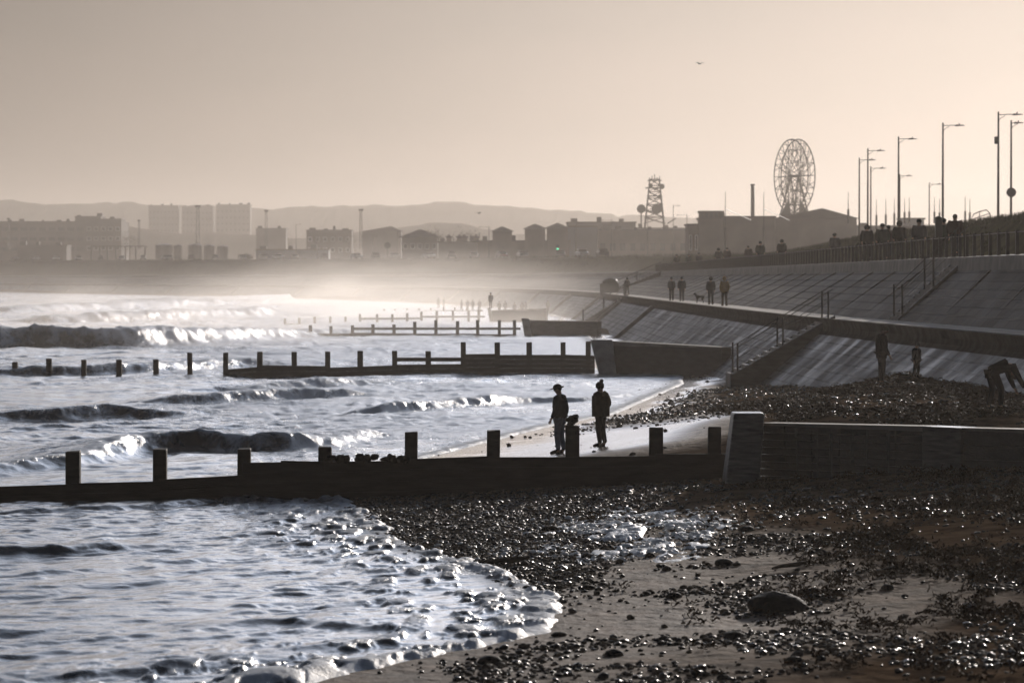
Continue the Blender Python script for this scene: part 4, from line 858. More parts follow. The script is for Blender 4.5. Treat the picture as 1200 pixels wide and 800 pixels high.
w4 = person('right of the two walkers side by side, next to the dog', WALK, 'navy_cloth', 'navy_cloth', hat='beanie', bulk=1.25, long=.05, group='people on the lower walkway'); put(w4, at_coast(799, .8, 3.12), 3.1)
w5 = copy_tree(w1, 'lone dark figure farthest along the lower walkway', at_coast(735, .7, 3.12), .2)
# dog
def dog(label, loc, rz):
    t = thing('dog', label, 'dog', loc, rz); J = dict(rump=((0, -.28, .42), (.07, .09)), belly=((0, -.05, .44), (.07, .085)), chest=((0, .2, .43), (.085, .12)), neck=((0, .33, .55), .06), head=((0, .40, .64), .06), muz=((0, .53, .61), .032), tail1=((0, -.4, .48), .022), tail2=((0, -.52, .6), .014))
    E = [('rump', 'belly'), ('belly', 'chest'), ('chest', 'neck'), ('neck', 'head'), ('head', 'muz'), ('rump', 'tail1'), ('tail1', 'tail2')]
    for s in (-1, 1):
        n = 'l' if s < 0 else 'r'; J['fs' + n] = ((s * .07, .2, .34), .045); J['fk' + n] = ((s * .07, .22 + .04 * s, .18), .025); J['fp' + n] = ((s * .07, .24 + .08 * s, .02), .024)
        J['ht' + n] = ((s * .07, -.26, .36), .055); J['hk' + n] = ((s * .075, -.18 + .04 * s, .25), .036); J['hh' + n] = ((s * .075, -.33 + .05 * s, .15), .022); J['hp' + n] = ((s * .075, -.28 + .07 * s, .02), .022); J['ea' + n] = ((s * .05, .38, .71), .016)
        E += [('chest', 'fs' + n), ('fs' + n, 'fk' + n), ('fk' + n, 'fp' + n), ('rump', 'ht' + n), ('ht' + n, 'hk' + n), ('hk' + n, 'hh' + n), ('hh' + n, 'hp' + n), ('head', 'ea' + n)]
    skin_mesh('body', J, E, 'belly', 1, M['black_cloth'], t)
    MB().tube([(-.07, .31, .53), (0, .28, .60), (.07, .31, .53), (0, .35, .47), (-.07, .31, .53)], .014, 6).build('collar', M['red_cloth'], t); return t
dog('small dark dog on the walkway between the two walking pairs', at_coast(820, .7, 3.12), R(50))
# people at the railing above
UP = [(793, 'walker nearest the far end of the promenade railing', 0, 1.0), (807, 'second person from the far end of the railing, short', 2, .93), (819, 'third person from the far end of the railing', 0, .97), (842, 'person in dark coat left of the close pair by the railing', 0, 1.0),
      (852, 'broad figure in the group below the tall mast', 3, 1.0), (877, 'left of two broad walkers under the chimney', 3, .97), (891, 'right of two broad walkers under the chimney', 2, 1.02), (916, 'lone walker by the railing under the big wheel', 0, 1.0),
      (978, 'lone walker at the railing in front of the grass bank foot', 1, .98), (1016, 'broad hooded figure alone between two lamp posts above the railing', 0, 1.03), (1034, 'left of three people packed together at the railing', 2, 1.03), (1041, 'middle of three people packed together at the railing, half hidden', 3, 1.0), (1054, 'right of three people packed together at the railing', 0, 1.0),
      (1077, 'walker with light trim at the railing, left of the tall dark pillar', 1, 1.0), (1106, 'head and shoulders just right of the tall dark pillar', 2, .95), (1119, 'rightmost person at the railing', 3, .97)]
protos = [w1, w3, w4, w2]
u2 = person('', {}, 'green_cloth', 'black_cloth', hat='beanie', bulk=1.3, long=.1); u3 = person('', WALK, 'red_cloth', 'navy_cloth', hat=None, bulk=1.2, long=.0)
protos = [w1, w3, u2, u3]; used = set()
for k, (x, lab, pi_, s) in enumerate(UP):
    loc = coast_px(x, .7 + .35 * (k % 3)); loc.z = 5.68
    if pi_ >= 2 and pi_ not in used: o = protos[pi_]; used.add(pi_); o.location = loc; o['label'] = lab
    else: o = copy_tree(protos[pi_], lab, loc)
    o['group'] = 'people along the promenade railing'; o.location.z += .1; o.rotation_euler = (0, 0, random.choice((0.2, 3.0, -.3, 3.3))); o.scale = (s * 1.2, s * 1.2, s)
# the far beach people
FAR = [(575, 361, 430, 'lone man standing on the slim end block of the fourth groyne', 1, None), (514, 355, 620, 'left of the pair in the spray left of the man on the block', 0, 0), (520, 356, 620, 'right of the pair in the spray left of the man on the block', 2, 0),
       (541, 360, 560, 'leftmost of the four figures near the last groyne', 0, 0), (548, 360, 560, 'second of the four figures near the last groyne', 1, 0), (554, 360, 565, 'third of the four figures near the last groyne', 2, 0), (562, 360, 555, 'fourth of the four figures near the last groyne', 3, 0),
       (585, 360, 520, 'first figure right of the man on the block', 2, 0), (592, 360, 525, 'second figure right of the man on the block', 0, 0), (603, 361, 500, 'tallest of the far beach group', 1, 0), (612, 361, 510, 'left of the close far pair above the third end block', 3, 0), (616, 361, 508, 'right of the close far pair above the third end block', 0, 0),
       (642, 362, 520, 'far figure alone on the beach behind the third groyne wall', 2, 0), (673, 362, 540, 'left of two far figures by the wet slope', 1, 0), (680, 363, 530, 'right of two far figures by the wet slope', 3, 0)]
for (x, y, Yd, lab, pi_, zz) in FAR:
    q = P(x, y, Yd)
    if zz == 0: q.z = max(bz(q.x, q.y), 0)
    o = copy_tree(protos[pi_], lab, q, random.choice((0.3, 2.8, 1.4)), .95 if zz == 0 else 1.0); o['group'] = 'people on the far beach' 
    if zz is None: del o['group']; q2 = q; o.location.z = P(575, 361.5, 430).z + .01
# dark pillar at the railing, stair pier
loc = coast_px(1100, .9); t = thing('notice_pillar', 'tall dark upright notice pillar behind the promenade railing', 'pillar', (loc.x, loc.y, 5.68))
MB().box(-.15, .15, -.15, .15, 0, 1.75).build('post', M['metal'], t, bevel=.03); MB().ell((0, 0, 1.75), (.17, .17, .12), 12, 6).build('cap', M['metal'], t, smooth=True)
q = at_coast(714, .7, 3.12); t = thing('stair_pier', 'dark rounded masonry pier on the walkway beside the lone far figure', 'pier', q)
mb = MB(); mb.box(-1.1, 1.1, -.7, .7, -.6, 1.1); mb.build('base', M['wetconc'], t, bevel=.1); MB().ell((0.1, 0, 1.1), (.95, .65, .65), 14, 8).build('dome', M['wetconc'], t, smooth=True)
# ------------------------------------------------------------------ lamps
def lamp(label, x, ytop, Yd, arm=2.2, rz=0, grp='tall street lamps above the grass bank', zb=None, box=False, disc=None):
    top = P(x, ytop, Yd); zb = (float(crest(Yd)) if zb is None else zb) - .3; h = top.z - zb
    t = thing('street_lamp', label, 'street lamp', (top.x, top.y, zb), rz, grp)
    MB().tube([(0, 0, 0), (0, 0, h * .2), (0, 0, h)], [.13, .11, .07], 10).build('pole', M['metal'], t, smooth=True)
    z = h - .25
    mb = MB().tube([(0, 0, z), (arm * .5, 0, z + .03), (arm, 0, z + .02)], .035, 6); mb.tube([(0, 0, z - .55), (.15, 0, z - .3), (.55, 0, z - .06)], .025, 6); mb.build('arm', M['metal'], t)
    mb = MB(); mb.hexa([(arm - .55, -.14, z - .06), (arm + .3, -.08, z - .0), (arm - .55, .14, z - .06), (arm + .3, .08, z - .0), (arm - .5, -.1, z + .1), (arm + .2, -.05, z + .06), (arm - .5, .1, z + .1), (arm + .2, .05, z + .06)]); mb.tube([(arm - .2, 0, z + .08), (arm - .2, 0, z + .22)], .05, 6)
    mb.build('lamp_head', M['metal'], t, bevel=.01)
    if box:
        MB().box(-.32, .02, -.12, .12, h - 2.6, h - 2.0).build('camera_box', M['metal'], t, bevel=.03)
    if disc:
        MB().tube([(0, -.16, disc), (0, -.1, disc)], .42, 20).build('round_sign', M['galv'], t)
    return t
L = [('tallest lamp post, rightmost but one, with a box on its pole', 1170, 131, 309, dict(box=True, arm=1.7)), ('rightmost lamp post, carrying a round sign on its pole', 1185, 141, 330, dict(disc=4.6, arm=.8)), ('lamp post third from the right edge, standing alone', 1105, 144, 331, dict(arm=1.6)),
     ('lamp post fourth tallest, with another lamp head showing behind its pole', 1053, 160, 363, dict(arm=1.5)), ('half-hidden lamp post right behind the fourth tallest', 1054.5, 204, 500, dict(arm=1.4)), ('tallest of the three clustered lamp posts, in the middle, with a round sign low down', 1017, 174, 397, dict(arm=1.5, disc=1.3)),
     ('leftmost of the three clustered lamp posts', 1007, 185, 428, dict(arm=1.6)), ('shortest of the three clustered lamp posts, on their right', 1020.5, 195, 464, dict(arm=1.6)), ('small lamp post standing left of the lone tall one', 1089, 214, 538, dict(arm=1.6))]
for lab, x, y, Yd, kw in L: lamp(lab, x, y, Yd, **kw)
FL = [(573, 265, 'far lamp post left of the row of small tower-houses'), (675, 260, 'far lamp post in front of the blue-grey hall left end'), (717, 257, 'far lamp post before the middle of the long low hall'), (759, 254, 'far lamp post below the radio tower'), (789, 240, 'dark far lamp post right of the radio tower'), (805, 251, 'far lamp post beside the lookout building'),
      (347, 262, 'far lamp post standing alone left of the middle of the bay'), (372, 276, 'small far lamp post just right of the lone one in the bay'), (409, 276, 'small hazy lamp post left of the thin floodlight mast'), (437, 276, 'small hazy lamp post right of the thin floodlight mast'), (466, 270, 'small hazy lamp post left of the hipped-roof hall')]
for x, y, lab in FL:
    Yd = 900 if x > 560 else 1150; lamp(lab, x, y, Yd, arm=-1.9 if x in (573, 717, 805) else 1.4, grp='far street lamps along the bay', zb=float(crest(Yd)) - 2)
# ------------------------------------------------------------------ thin masts on the promenade horizon
def mast(label, x, ytop, ybase, Yd, r=.12):
    a = P(x, ybase, Yd); b = P(x, ytop, Yd); h = b.z - a.z; t = thing('mast', label, 'mast', a, group='thin masts with a thicker foot')
    MB().tube([(0, 0, 0), (0, 0, h * .45)], r * 1.6, 8).build('socket', M['metal'], t); MB().tube([(0, 0, h * .4), (0, 0, h)], [r * .7, r * .35], 6).build('spike', M['metal'], t); return t
for x, y0, y1, Yd, lab in [(850, 225, 300, 620, 'tall thin mast left of the chimney, above the lookout building'), (895, 225, 300, 640, 'tall thin mast right of the chimney'), (994, 225, 262, 640, 'thin mast right of the big wheel'),
        (1027, 233, 268, 700, 'short mast first right of the clustered lamps'), (1038, 233, 266, 700, 'short mast second right of the clustered lamps'), (1048, 233, 264, 700, 'short mast just left of the fourth tallest lamp'), (1060, 232, 262, 700, 'short mast left one of the close pair'), (1065.5, 231, 262, 700, 'short mast right one of the close pair'),
        (1095, 231, 262, 700, 'short mast just left of the lone tall lamp'), (1101, 233, 262, 700, 'short mast touching the lone tall lamp'), (1131, 230, 262, 700, 'left short mast beside the curved frame'), (1136.5, 233, 262, 700, 'right short mast beside the curved frame')]: mast(lab, x, y0, y1, Yd)
t = thing('wire_stay', 'pair of sloping wire stays between the two tall masts', 'cable')
for (a, b) in (((850, 245), (880, 258)), ((895, 245), (925, 258))): MB().tube([P(*a, 620), P(*b, 660)], .05, 6).build('stay', M['metal'], t)
t = thing('curved_frame', 'low curved metal frame on the crest right of the short masts', 'frame')
a = P(1143, 258, 420); mb = MB(); pts = [P(1136, 262, 420), P(1141, 251, 420), P(1148, 248, 420), P(1156, 246, 420), P(1160, 250, 420), P(1161, 262, 420)]; mb.tube(pts, .06, 8); mb.build('hoop', M['metal'], t)
mb = MB(); mb.tube([P(1136, 258, 421), P(1160, 250, 421)], .05, 6); mb.tube([P(1148, 248, 421), P(1148, 262, 421)], .05, 6); mb.build('brace', M['metal'], t)
# ------------------------------------------------------------------ buildings
def block(label, x0, x1, ytop, Yd, depth, m, name='building', roofm=None, wins=None, zb=None, roof=None, group=None, parapet=.3):
    a = P(x0, ytop, Yd); b = P(x1, ytop, Yd); zb = zb if zb is not None else float(crest(min(Yd, 1500))) - 2
    t = thing(name, label, 'building', ((a.x + b.x) / 2, Yd, zb), 0, group); w = (b.x - a.x) / 2; h = a.z - zb
    MB().box(-w, w, 0, depth, 0, h).build('wall', m, t)
    if roof is None: MB().box(-w - .25, w + .25, -.25, depth + .25, h + .003, h + parapet).build('roof', roofm or M['roof'], t)
    elif roof[0] == 'hip':
        rh = roof[1]; e = roof[2]; mb = MB(); mb.add([(-w - e, -e, h + .003), (w + e, -e, h + .003), (w + e, depth + e, h + .003), (-w - e, depth + e, h + .003), (-w * .08, depth / 2, h + rh), (w * .08, depth / 2, h + rh)], [(0, 1, 5, 4), (1, 2, 5), (2, 3, 4, 5), (3, 0, 4), (3, 2, 1, 0)]); mb.build('roof', M['roof'], t)
    elif roof[0] == 'gable':
        rh = roof[1]; MB().prism([(-w - .5, h + .003), (w + .5, h + .003), (w * roof[2], h + rh)], -.4, depth + .4).build('roof', M['roof'], t)
    if roof is None and w > 5:
        rr = random.Random(int(x0) * 7 + 3); cur = -w * .9
        while cur < w * .85 and len(t.children) < 14:
            a_ = rr.uniform(.4, 1.3); hh_ = rr.uniform(.5, 1.6); y_ = rr.uniform(.5, max(1, depth - 3)); cur += a_
            MB().box(cur - a_, cur + a_, y_, y_ + 2, h + parapet + .004, h + parapet + hh_).build('roof_vent', M['metal'], t); cur += a_ + rr.uniform(1.5, 9)
    if wins:
        n, rows, wf, hf, z0, z1 = wins
        for r in range(rows):
            zc = z0 * h + (z1 - z0) * h * (r + .5) / rows; hh = (z1 - z0) * h / rows * hf
            for k in range(n):
                xc = -w + 2 * w * (k + .5) / n; ww = 2 * w / n * wf; f_ = MB().box(xc - ww / 2, xc + ww / 2, -.06, .0, zc - hh / 2, zc + hh / 2).build('window', M['paintw'] if n < 8 else M['glass'], t)
                if n < 8: MB().box(xc - ww / 2 + .12, xc + ww / 2 - .12, -.09, -.063, zc - hh / 2 + .12, zc + hh / 2 - .12).build('pane', M['glass'], f_)
    return t
block('lookout room with a glazed top storey above the leisure building', 820, 848, 257, 700, 8, M['brick'])
t = thing('lookout_cabin', 'glazed lookout cabin with flat roof beside the tall mast', 'building', P(834, 257, 701))
s = 700 / FPX
for k in range(6): x = (-14 + k * 5.6) * s; MB().box(x - .15, x + .15, -.1, .2, 0.05, 8 * s).build('mullion', M['metal'], t)
MB().box(-13.5 * s, 13.5 * s, .25, 7, .05, 8 * s).build('glazing', M['glass'], t); MB().box(-14.5 * s, 14.5 * s, -.4, 7.4, 8 * s + .01, 10 * s).build('roof', M['roof'], t)
block('tall windowless leisure building right of the lookout', 848.5, 908, 255, 706, 40, M['brick'], wins=None)
block('low link building left of the lookout', 806, 819.5, 264, 706, 10, M['brick'], wins=(2, 1, .5, .6, .3, .9))
block('broad leisure building below the big wheel with shallow gable', 908.5, 1004, 256, 720, 40, M['brick'], roof=('gable', 12 * .16, .15))
block('long low building behind the grass bank under the short masts', 1004.5, 1100, 266, 760, 20, M['clad'])
block('pale flat-roofed shed beside the small lamp', 1058, 1083, 257, 765, 10, M['paintw'])
block('long blue-grey hall left part below the hills', 666, 700, 266, 1020, 30, M['blue'])
block('long low brown hall stretching left from the lookout', 700.5, 806, 270, 1030, 30, M['brick'], wins=(9, 1, .5, .4, .3, .8))
block('upper storey slab over the blue-grey hall', 665, 745, 261, 1075, 20, M['clad'])
block('pale low block right of the radio tower', 746, 815, 268, 1120, 20, M['stonew'])
block('hipped-roof hall with pale walls at the left of the seafront cluster', 471, 513, 278, 1010, 12, M['stonew'], roof=('hip', 9.5 * 1010 / FPX, 1.0), wins=(5, 1, .6, .35, .45, .95))
for k, (x0, x1, yt, lab) in enumerate([(577, 601, 271, 'leftmost tower-house with pyramid roof'), (615, 640, 268, 'middle tower-house with pyramid roof'), (641, 667, 267, 'right tower-house with pyramid roof')]):
    block(lab, x0, x1 - 1, yt, 960, 7, M['brick'], roof=('hip', 1.25, .5), name='tower_house', group='row of pyramid-roofed tower-houses')
block('low wall-like block between the tower-houses', 560, 667, 283, 967, 5, M['brick'])
block('low pale block with chimney pots left of the tower-houses', 513.5, 561, 284, 1000, 8, M['stonew'])
for k, x in enumerate((526, 538.5, 544.5, 558)):
    q = P(x, 284, 1000); t = thing('chimney_stack', ['leftmost chimney pot cluster on the low pale block', 'second chimney pot on the low pale block', 'third chimney pot on the low pale block', 'rightmost chimney pot on the low pale block'][k], 'chimney', (q.x, 1001, q.z), group='chimney pots on the low pale block')
    MB().box(-.7, .7, 0, 1, 0, 1.2).build('stack', M['brick'], t); MB().box(-1.0, 1.0, -.2, 1.2, 1.2, 1.6).build('cap', M['roof'], t); MB().tube([(0, .5, 1.6), (0, .5, 2.1)], [.5, .3], 8).build('pot', M['roof'], t)
q = P(882, 253, 760); t = thing('chimney', 'slender industrial chimney behind the leisure building', 'chimney', (q.x, 760, q.z - 6)); MB().tube([(0, 0, 0), (0, 0, P(882, 216, 760).z - q.z + 6)], [.42, .36], 12).build('shaft', M['galv'], t, smooth=True); MB().tube([(0, 0, P(882, 216, 760).z - q.z + 5.7), (0, 0, P(882, 216, 760).z - q.z + 6.05)], .44, 12).build('rim', M['metal'], t)
# left side
block('long three-storey factory block at the left edge', -120, 143, 260, 1700, 30, M['far'], wins=(24, 3, .75, .35, .3, .95))
block('raised plant room on the factory roof', 88, 118, 254, 1704, 20, M['far'])
block('wing on the right end of the factory', 100, 142, 257, 1690, 20, M['far'], wins=(5, 3, .6, .4, .3, .9))
for k, (x0, x1, yt, lab) in enumerate([(174, 209, 241, 'leftmost hazy tower block below the hill line'), (213, 249, 242, 'middle hazy tower block below the hill line'), (253, 293, 240, 'rightmost hazy tower block below the hill line')]):
    block(lab, x0, x1, yt, 2700, 18, M['far'], name='tower_block', group='hazy tower blocks', wins=(8, 8, .4, .3, .2, .95))
block('low warehouse at the far left behind the sea front', 20, 78, 288, 1480, 15, M['far']); block('faint low hall behind the lone lamp post', 359, 412, 270, 1500, 15, M['far'], wins=(6, 2, .5, .4, .3, .9)); block('faint low hall left of the hipped-roof hall', 425, 470, 271, 1500, 15, M['far'], roof=('gable', 2.0, 0.5))
block('hazy block left of the lone lamp post', 300, 335, 268, 1800, 15, M['far']); block('low blue shed before the hazy blocks', 300, 385, 293, 1250, 12, M['blue'])
def tank(label, x0, x1, yt, Yd):
    a = P(x0, yt, Yd); b = P(x1, yt, Yd); r = (b.x - a.x) / 2; zb = float(crest(Yd)) - 2; t = thing('storage_tank', label, 'tank', ((a.x + b.x) / 2, Yd + r, zb), group='pale storage tanks')
    MB().tube([(0, 0, 0), (0, 0, a.z - zb)], r, 24).build('shell', M['clad'], t, smooth=False); MB().tube([(0, 0, a.z - zb), (0, 0, a.z - zb + .6)], [r, r * .3], 24).build('top_piece', M['galv'], t)
tank('leftmost pale storage tank, widest of the left pair', 181, 201, 287, 1450); tank('narrow pale storage tank beside the leftmost one', 203, 213, 288, 1455); tank('pale storage tank under the tall lattice mast', 220, 236, 287, 1450); tank('pale storage tank second right of the lattice mast foot', 238, 251, 288, 1455); tank('rightmost pale storage tank', 254, 267, 289, 1455)
# skeletal frame
q = P(139, 300, 1350); s = 1350 / FPX; t = thing('steel_frame', 'open rectangular steel frame on the sea front, left of the tanks', 'frame', q)
for x in (-32, -22, -13, -3, 8, 20, 31): MB().box(x * s - .25, x * s + .25, 0, .5, -3, 11 * s).build('column', M['metal'], t)
MB().box(-32.8 * s, 31.8 * s, -.1, .6, 11 * s, 12 * s).build('beam', M['metal'], t); MB().box(-32.8 * s, 31.8 * s, 7, 7.5, 11 * s, 12 * s).build('beam', M['metal'], t)
def lattice(label, x, yt, yb_, Yd, w, head=True, group='floodlight masts'):
    a = P(x, yb_, Yd); h = P(x, yt, Yd).z - a.z; t = thing('lattice_mast', label, 'mast', a, group=group); mb = MB()
    for sx in (-1, 1):
        for sy in (-1, 1): mb.bar((sx * w, sy * w, 0), (sx * w * .6, sy * w * .6, h), .18 * w + .08)
    n = 9
    for k in range(n):
        z0, z1 = h * k / n, h * (k + 1) / n; w0, w1 = w * (1 - .4 * k / n), w * (1 - .4 * (k + 1) / n); sgn = 1 if k % 2 else -1
        mb.bar((sgn * w0, -w0, z0), (-sgn * w1, -w1, z1), .12 * w + .05); mb.bar((-w1, -w1, z1), (w1, -w1, z1), .12 * w + .05)
    mb.build('frame', M['metal'], t)
    if head: MB().box(-w * 1.6, w * 1.6, -w, w, h, h + w * 1.2).build('lamp_rack', M['metal'], t)
    return t
lattice('tallest lattice mast, rising among the tower blocks', 232, 243, 290, 1500, .7); lattice('lattice mast right of the tower blocks', 312, 248, 292, 1500, .5); lattice('lattice mast above the faint low halls', 423, 247, 292, 1300, .5); lattice('slim lattice mast right of the factory', 163, 259, 292, 1500, .4); lattice('slim lattice mast before the factory at the left edge', 10, 257, 292, 1500, .4)
q = P(454, 297, 1000); t = thing('round_sign', 'small round sign board on a post left of the hipped-roof hall', 'sign', q); MB().tube([(0, 0, -2), (0, 0, 1.5)], .1, 8).build('post', M['metal'], t); MB().tube([(0, -.1, 2.1), (0, .05, 2.1)], .85, 20).build('disc', M['metal'], t)
q = P(653.5, 301, 900); t = thing('traffic_light', 'traffic light showing green below the right tower-house', 'traffic light', q); MB().tube([(0, 0, -2), (0, 0, 2.4)], .08, 8).build('pole', M['metal'], t)
MB().box(-.3, .3, -.15, .2, 1.5, 2.9).build('housing', M['metal'], t)
gm = bpy.data.materials.new('green_lamp'); gm.use_nodes = True; b_ = gm.node_tree.nodes['Principled BSDF']; b_.inputs['Base Color'].default_value = (.05, .5, .25, 1); b_.inputs['Emission Color'].default_value = (.1, .9, .45, 1); b_.inputs['Emission Strength'].default_value = 2.5
MB().ell((0, -.18, 1.8), (.26, .08, .26), 12, 8).build('green_light', gm, t, smooth=True)
# ------------------------------------------------------------------ big wheel
Yw = 900; s = Yw / FPX; c = P(931, 206.5, Yw); t = thing('big_wheel', 'bare skeleton of a big wheel without cabins above the leisure building', 'big wheel', (c.x, Yw, c.z - 50 * s))
Rw = 43 * s; zc = 50 * s; ph = math.asin(min(1, 17 / 43)); ax = Vector((math.cos(ph), math.sin(ph), 0)); pl = Vector((math.sin(ph), -math.cos(ph), 0))   # axle and in-plane horizontal
def wp(a, r, o_): return Vector((0, 0, zc)) + pl * math.cos(a) * r + Vector((0, 0, 1)) * math.sin(a) * r + ax * o_
for o_ in (-.9, .9):
    mb = MB(); mb.tube([wp(2 * math.pi * k / 48, Rw, o_) for k in range(49)], .15, 6, False); mb.tube([wp(2 * math.pi * k / 36, Rw * .72, o_) for k in range(37)], .09, 6, False); mb.build('rim', M['metal'], t)
    mb = MB()
    for k in range(18): mb.tube([wp(2 * math.pi * k / 18, .5, o_ * 1.6), wp(2 * math.pi * k / 18, Rw, o_)], .085, 5)
    for k in range(18): mb.tube([wp(2 * math.pi * k / 18, Rw * .72, o_), wp(2 * math.pi * (k + .5) / 18, Rw, o_)], .07, 5)
    mb.build('spokes', M['metal'], t)
mb = MB()
for k in range(18): mb.tube([wp(2 * math.pi * k / 18, Rw, -.9), wp(2 * math.pi * k / 18, Rw, .9)], .06, 5)
CB = mb
MB().tube([wp(0, 0, -1.5), wp(0, 0, 1.5)], .35, 12).build('hub', M['metal'], t)
for o_ in (-.9, .9):
    for sgn in (-1, 1): MB().bar(wp(0, 0, o_), Vector((0, 0, -1)) + pl * sgn * 4.6 + ax * o_ * 2.2, .26).build('leg', M['metal'], t)
    MB().bar(Vector((0, 0, 3.3)) + pl * 3 + ax * o_ * 1.25, Vector((0, 0, 3.3)) - pl * 3 + ax * o_ * 1.25, .3).build('brace', M['metal'], t)
MB().box(-3.4, 3.4, -3, 3, -2, 1.2).build('platform', M['metal'], t)
for sgn in (-1, 1): MB().prism([(sgn * 3.2, 1.25), (sgn * 1.0, 1.25), (sgn * 1.3, 4.6)], -1, 1).build('support_frame', M['metal'], t)
mb = CB
for fr in (.72, .42):
    for k in range(18): mb.tube([wp(2 * math.pi * k / 18, Rw * fr, -.9), wp(2 * math.pi * (k + 1) / 18, Rw * fr, .9), wp(2 * math.pi * (k + 1) / 18, Rw * fr, -.9)], .06, 5)
for k in range(18): mb.tube([wp(2 * math.pi * k / 18, Rw, .9), wp(2 * math.pi * k / 18, Rw * .72, -.9), wp(2 * math.pi * k / 18, Rw * .42, -.9), wp(2 * math.pi * (k + 1.5) / 18, Rw * .42, .9)], .05, 5)
mb.build('cross_bars', M['metal'], t)
# ------------------------------------------------------------------ radio tower
Yt = 1150; s = Yt / FPX; c = P(767, 262, Yt); t = thing('radio_tower', 'lattice radio tower with two round dishes and platforms', 'tower', c)
h = 52 * s; w0, w1 = 12.5 * s, 5.5 * s; mb = MB()
for sx in (-1, 1):
    for sy in (-1, 1): mb.bar((sx * w0, sy * w0, -4), (sx * w1, sy * w1, h), .35)
for k in range(7):
    a, b = k / 7, (k + 1) / 7; wa, wb = w0 + (w1 - w0) * a, w0 + (w1 - w0) * b
    for sy in (-1, 1): mb.bar((-wa, sy * wa, h * a), (wb, sy * wb, h * b), .2); mb.bar((wa, sy * wa, h * a), (-wb, sy * wb, h * b), .2); mb.bar((-wb, sy * wb, h * b), (wb, sy * wb, h * b), .2)
mb.build('lattice', M['metal'], t)
for zf, ww in ((.62, 8.5), (.8, 10.5), (.97, 8)): MB().box(-ww * s, ww * s, -ww * s, ww * s, h * zf - .15, h * zf + .15).build('platform', M['metal'], t)
for (dx, dz, r) in ((-16, 17, 5.2), (2, 17, 6.2), (-5, 44, 2.6), (8, 43, 3.2), (6, 32, 2)):
    mb = MB(); mb.tube([(dx * s, -w0 - .6, dz * s), (dx * s, -w0 - .2, dz * s)], [r * s, r * s * .95], 20); mb.bar((dx * s, -w0, dz * s), (0, 0, dz * s - 1), .3); mb.build('dish', M['metal'], t)
MB().bar((-16 * s, -w0, 0), (-16 * s, -w0, 14 * s), .4).build('dish_post', M['metal'], t); MB().bar((15 * s, 0, 0), (25 * s, 0, 6 * s), .35).build('side_arm', M['metal'], t)
for k in range(5): MB().tube([(-6 * s + k * 3 * s, 0, h), (-6 * s + k * 3 * s, 0, h + (2 + k % 3 * 2) * s)], .12, 5).build('aerial', M['metal'], t)
# ------------------------------------------------------------------ parked cars along the bay
def car(label, m):
    t = thing('parked_car', label, 'car', group='cars parked along the bay road')
    body = [(-2.15, .35), (2.15, .35), (2.2, .65), (2.05, .85), (1.2, .95), (-1.9, .98), (-2.2, .8)]; MB().prism(body, -.85, .85).build('body', m, t, bevel=.06)
    MB().prism([(-1.75, .96), (1.15, .94), (.5, 1.42), (-1.2, 1.45)], -.74, .74).build('cabin', M['glass'], t, bevel=.05); MB().box(-1.15, .45, -.68, .68, 1.452, 1.50).build('roof', m, t, bevel=.02)
    for x in (-1.35, 1.35):
        for y in (-.8, .8):
            w_ = MB().tube([(x, y - .1, .32), (x, y + .1, .32)], .32, 16).build('wheel', M['rubber'], t); MB().tube([(x, y - .115, .32), (x, y + .115, .32)], .19, 12).build('hubcap', M['galv'], w_)
    for y in (-.6, .6): MB().ell((2.16, y, .68), (.05, .16, .08), 8, 6).build('headlight', M['galv'], t, smooth=True)
    return t
def cm(n, c): return mat(n, c, .2, .03, 1, metal=.3)
cms = [cm('silver_car_paint', (.45, .45, .45)), cm('white_car_paint', (.7, .7, .7)), cm('dark_car_paint', (.04, .045, .05)), cm('red_car_paint', (.2, .03, .02))]
cpro = [car('', m) for m in cms]; cused = set()
cxs = [(18, 2), (42, 0), (66, 1), (92, 0), (118, 2), (143, 1), (168, 0), (196, 1), (224, 2), (252, 0), (285, 1), (308, 0), (326, 1), (346, 0), (378, 2), (418, 1), (440, 2), (462, 0), (503, 1), (530, 2), (556, 0), (588, 3), (612, 0), (657, 0), (682, 1), (706, 2)]
near = ['below the factory at the left edge', 'under the factory front', 'under the plant room', 'left of the open steel frame', 'at the left end of the open steel frame', 'in front of the open steel frame', 'at the right end of the open steel frame', 'before the leftmost storage tanks', 'below the tallest lattice mast', 'before the rightmost storage tank', 'between the tanks and the lattice mast', 'below the second lattice mast', 'left of the lone lamp post', 'at the foot of the lone lamp post', 'right of the lone lamp post', 'left below the thin floodlight mast', 'right below the thin floodlight mast', 'below the small round sign', 'below the hipped-roof hall', 'below the chimney pots, left one', 'below the chimney pots, right one', 'below the leftmost tower-house', 'below the middle tower-house', 'beside the green traffic light', 'below the left end of the blue-grey hall', 'left of the lamp before the long low hall']
cn_ = ['silver', 'white', 'dark', 'red']
for k, (x, ci) in enumerate(cxs):
    loc = coast_px(x, 11.2); loc.z += .05; lab = '%s car parked on the bay road %s' % (cn_[ci], near[k])
    if ci not in cused: o = cpro[ci]; cused.add(ci); o.location = loc; o['label'] = lab
    else: o = copy_tree(cpro[ci], lab, loc)
    i = int(np.argmin(np.hypot(PATH[:, 0] - loc.x, PATH[:, 1] - loc.y))); o.rotation_euler = (0, 0, math.atan2(dP[i, 1], dP[i, 0]) + (0 if k % 3 else math.pi) + random.uniform(-.3, .3))
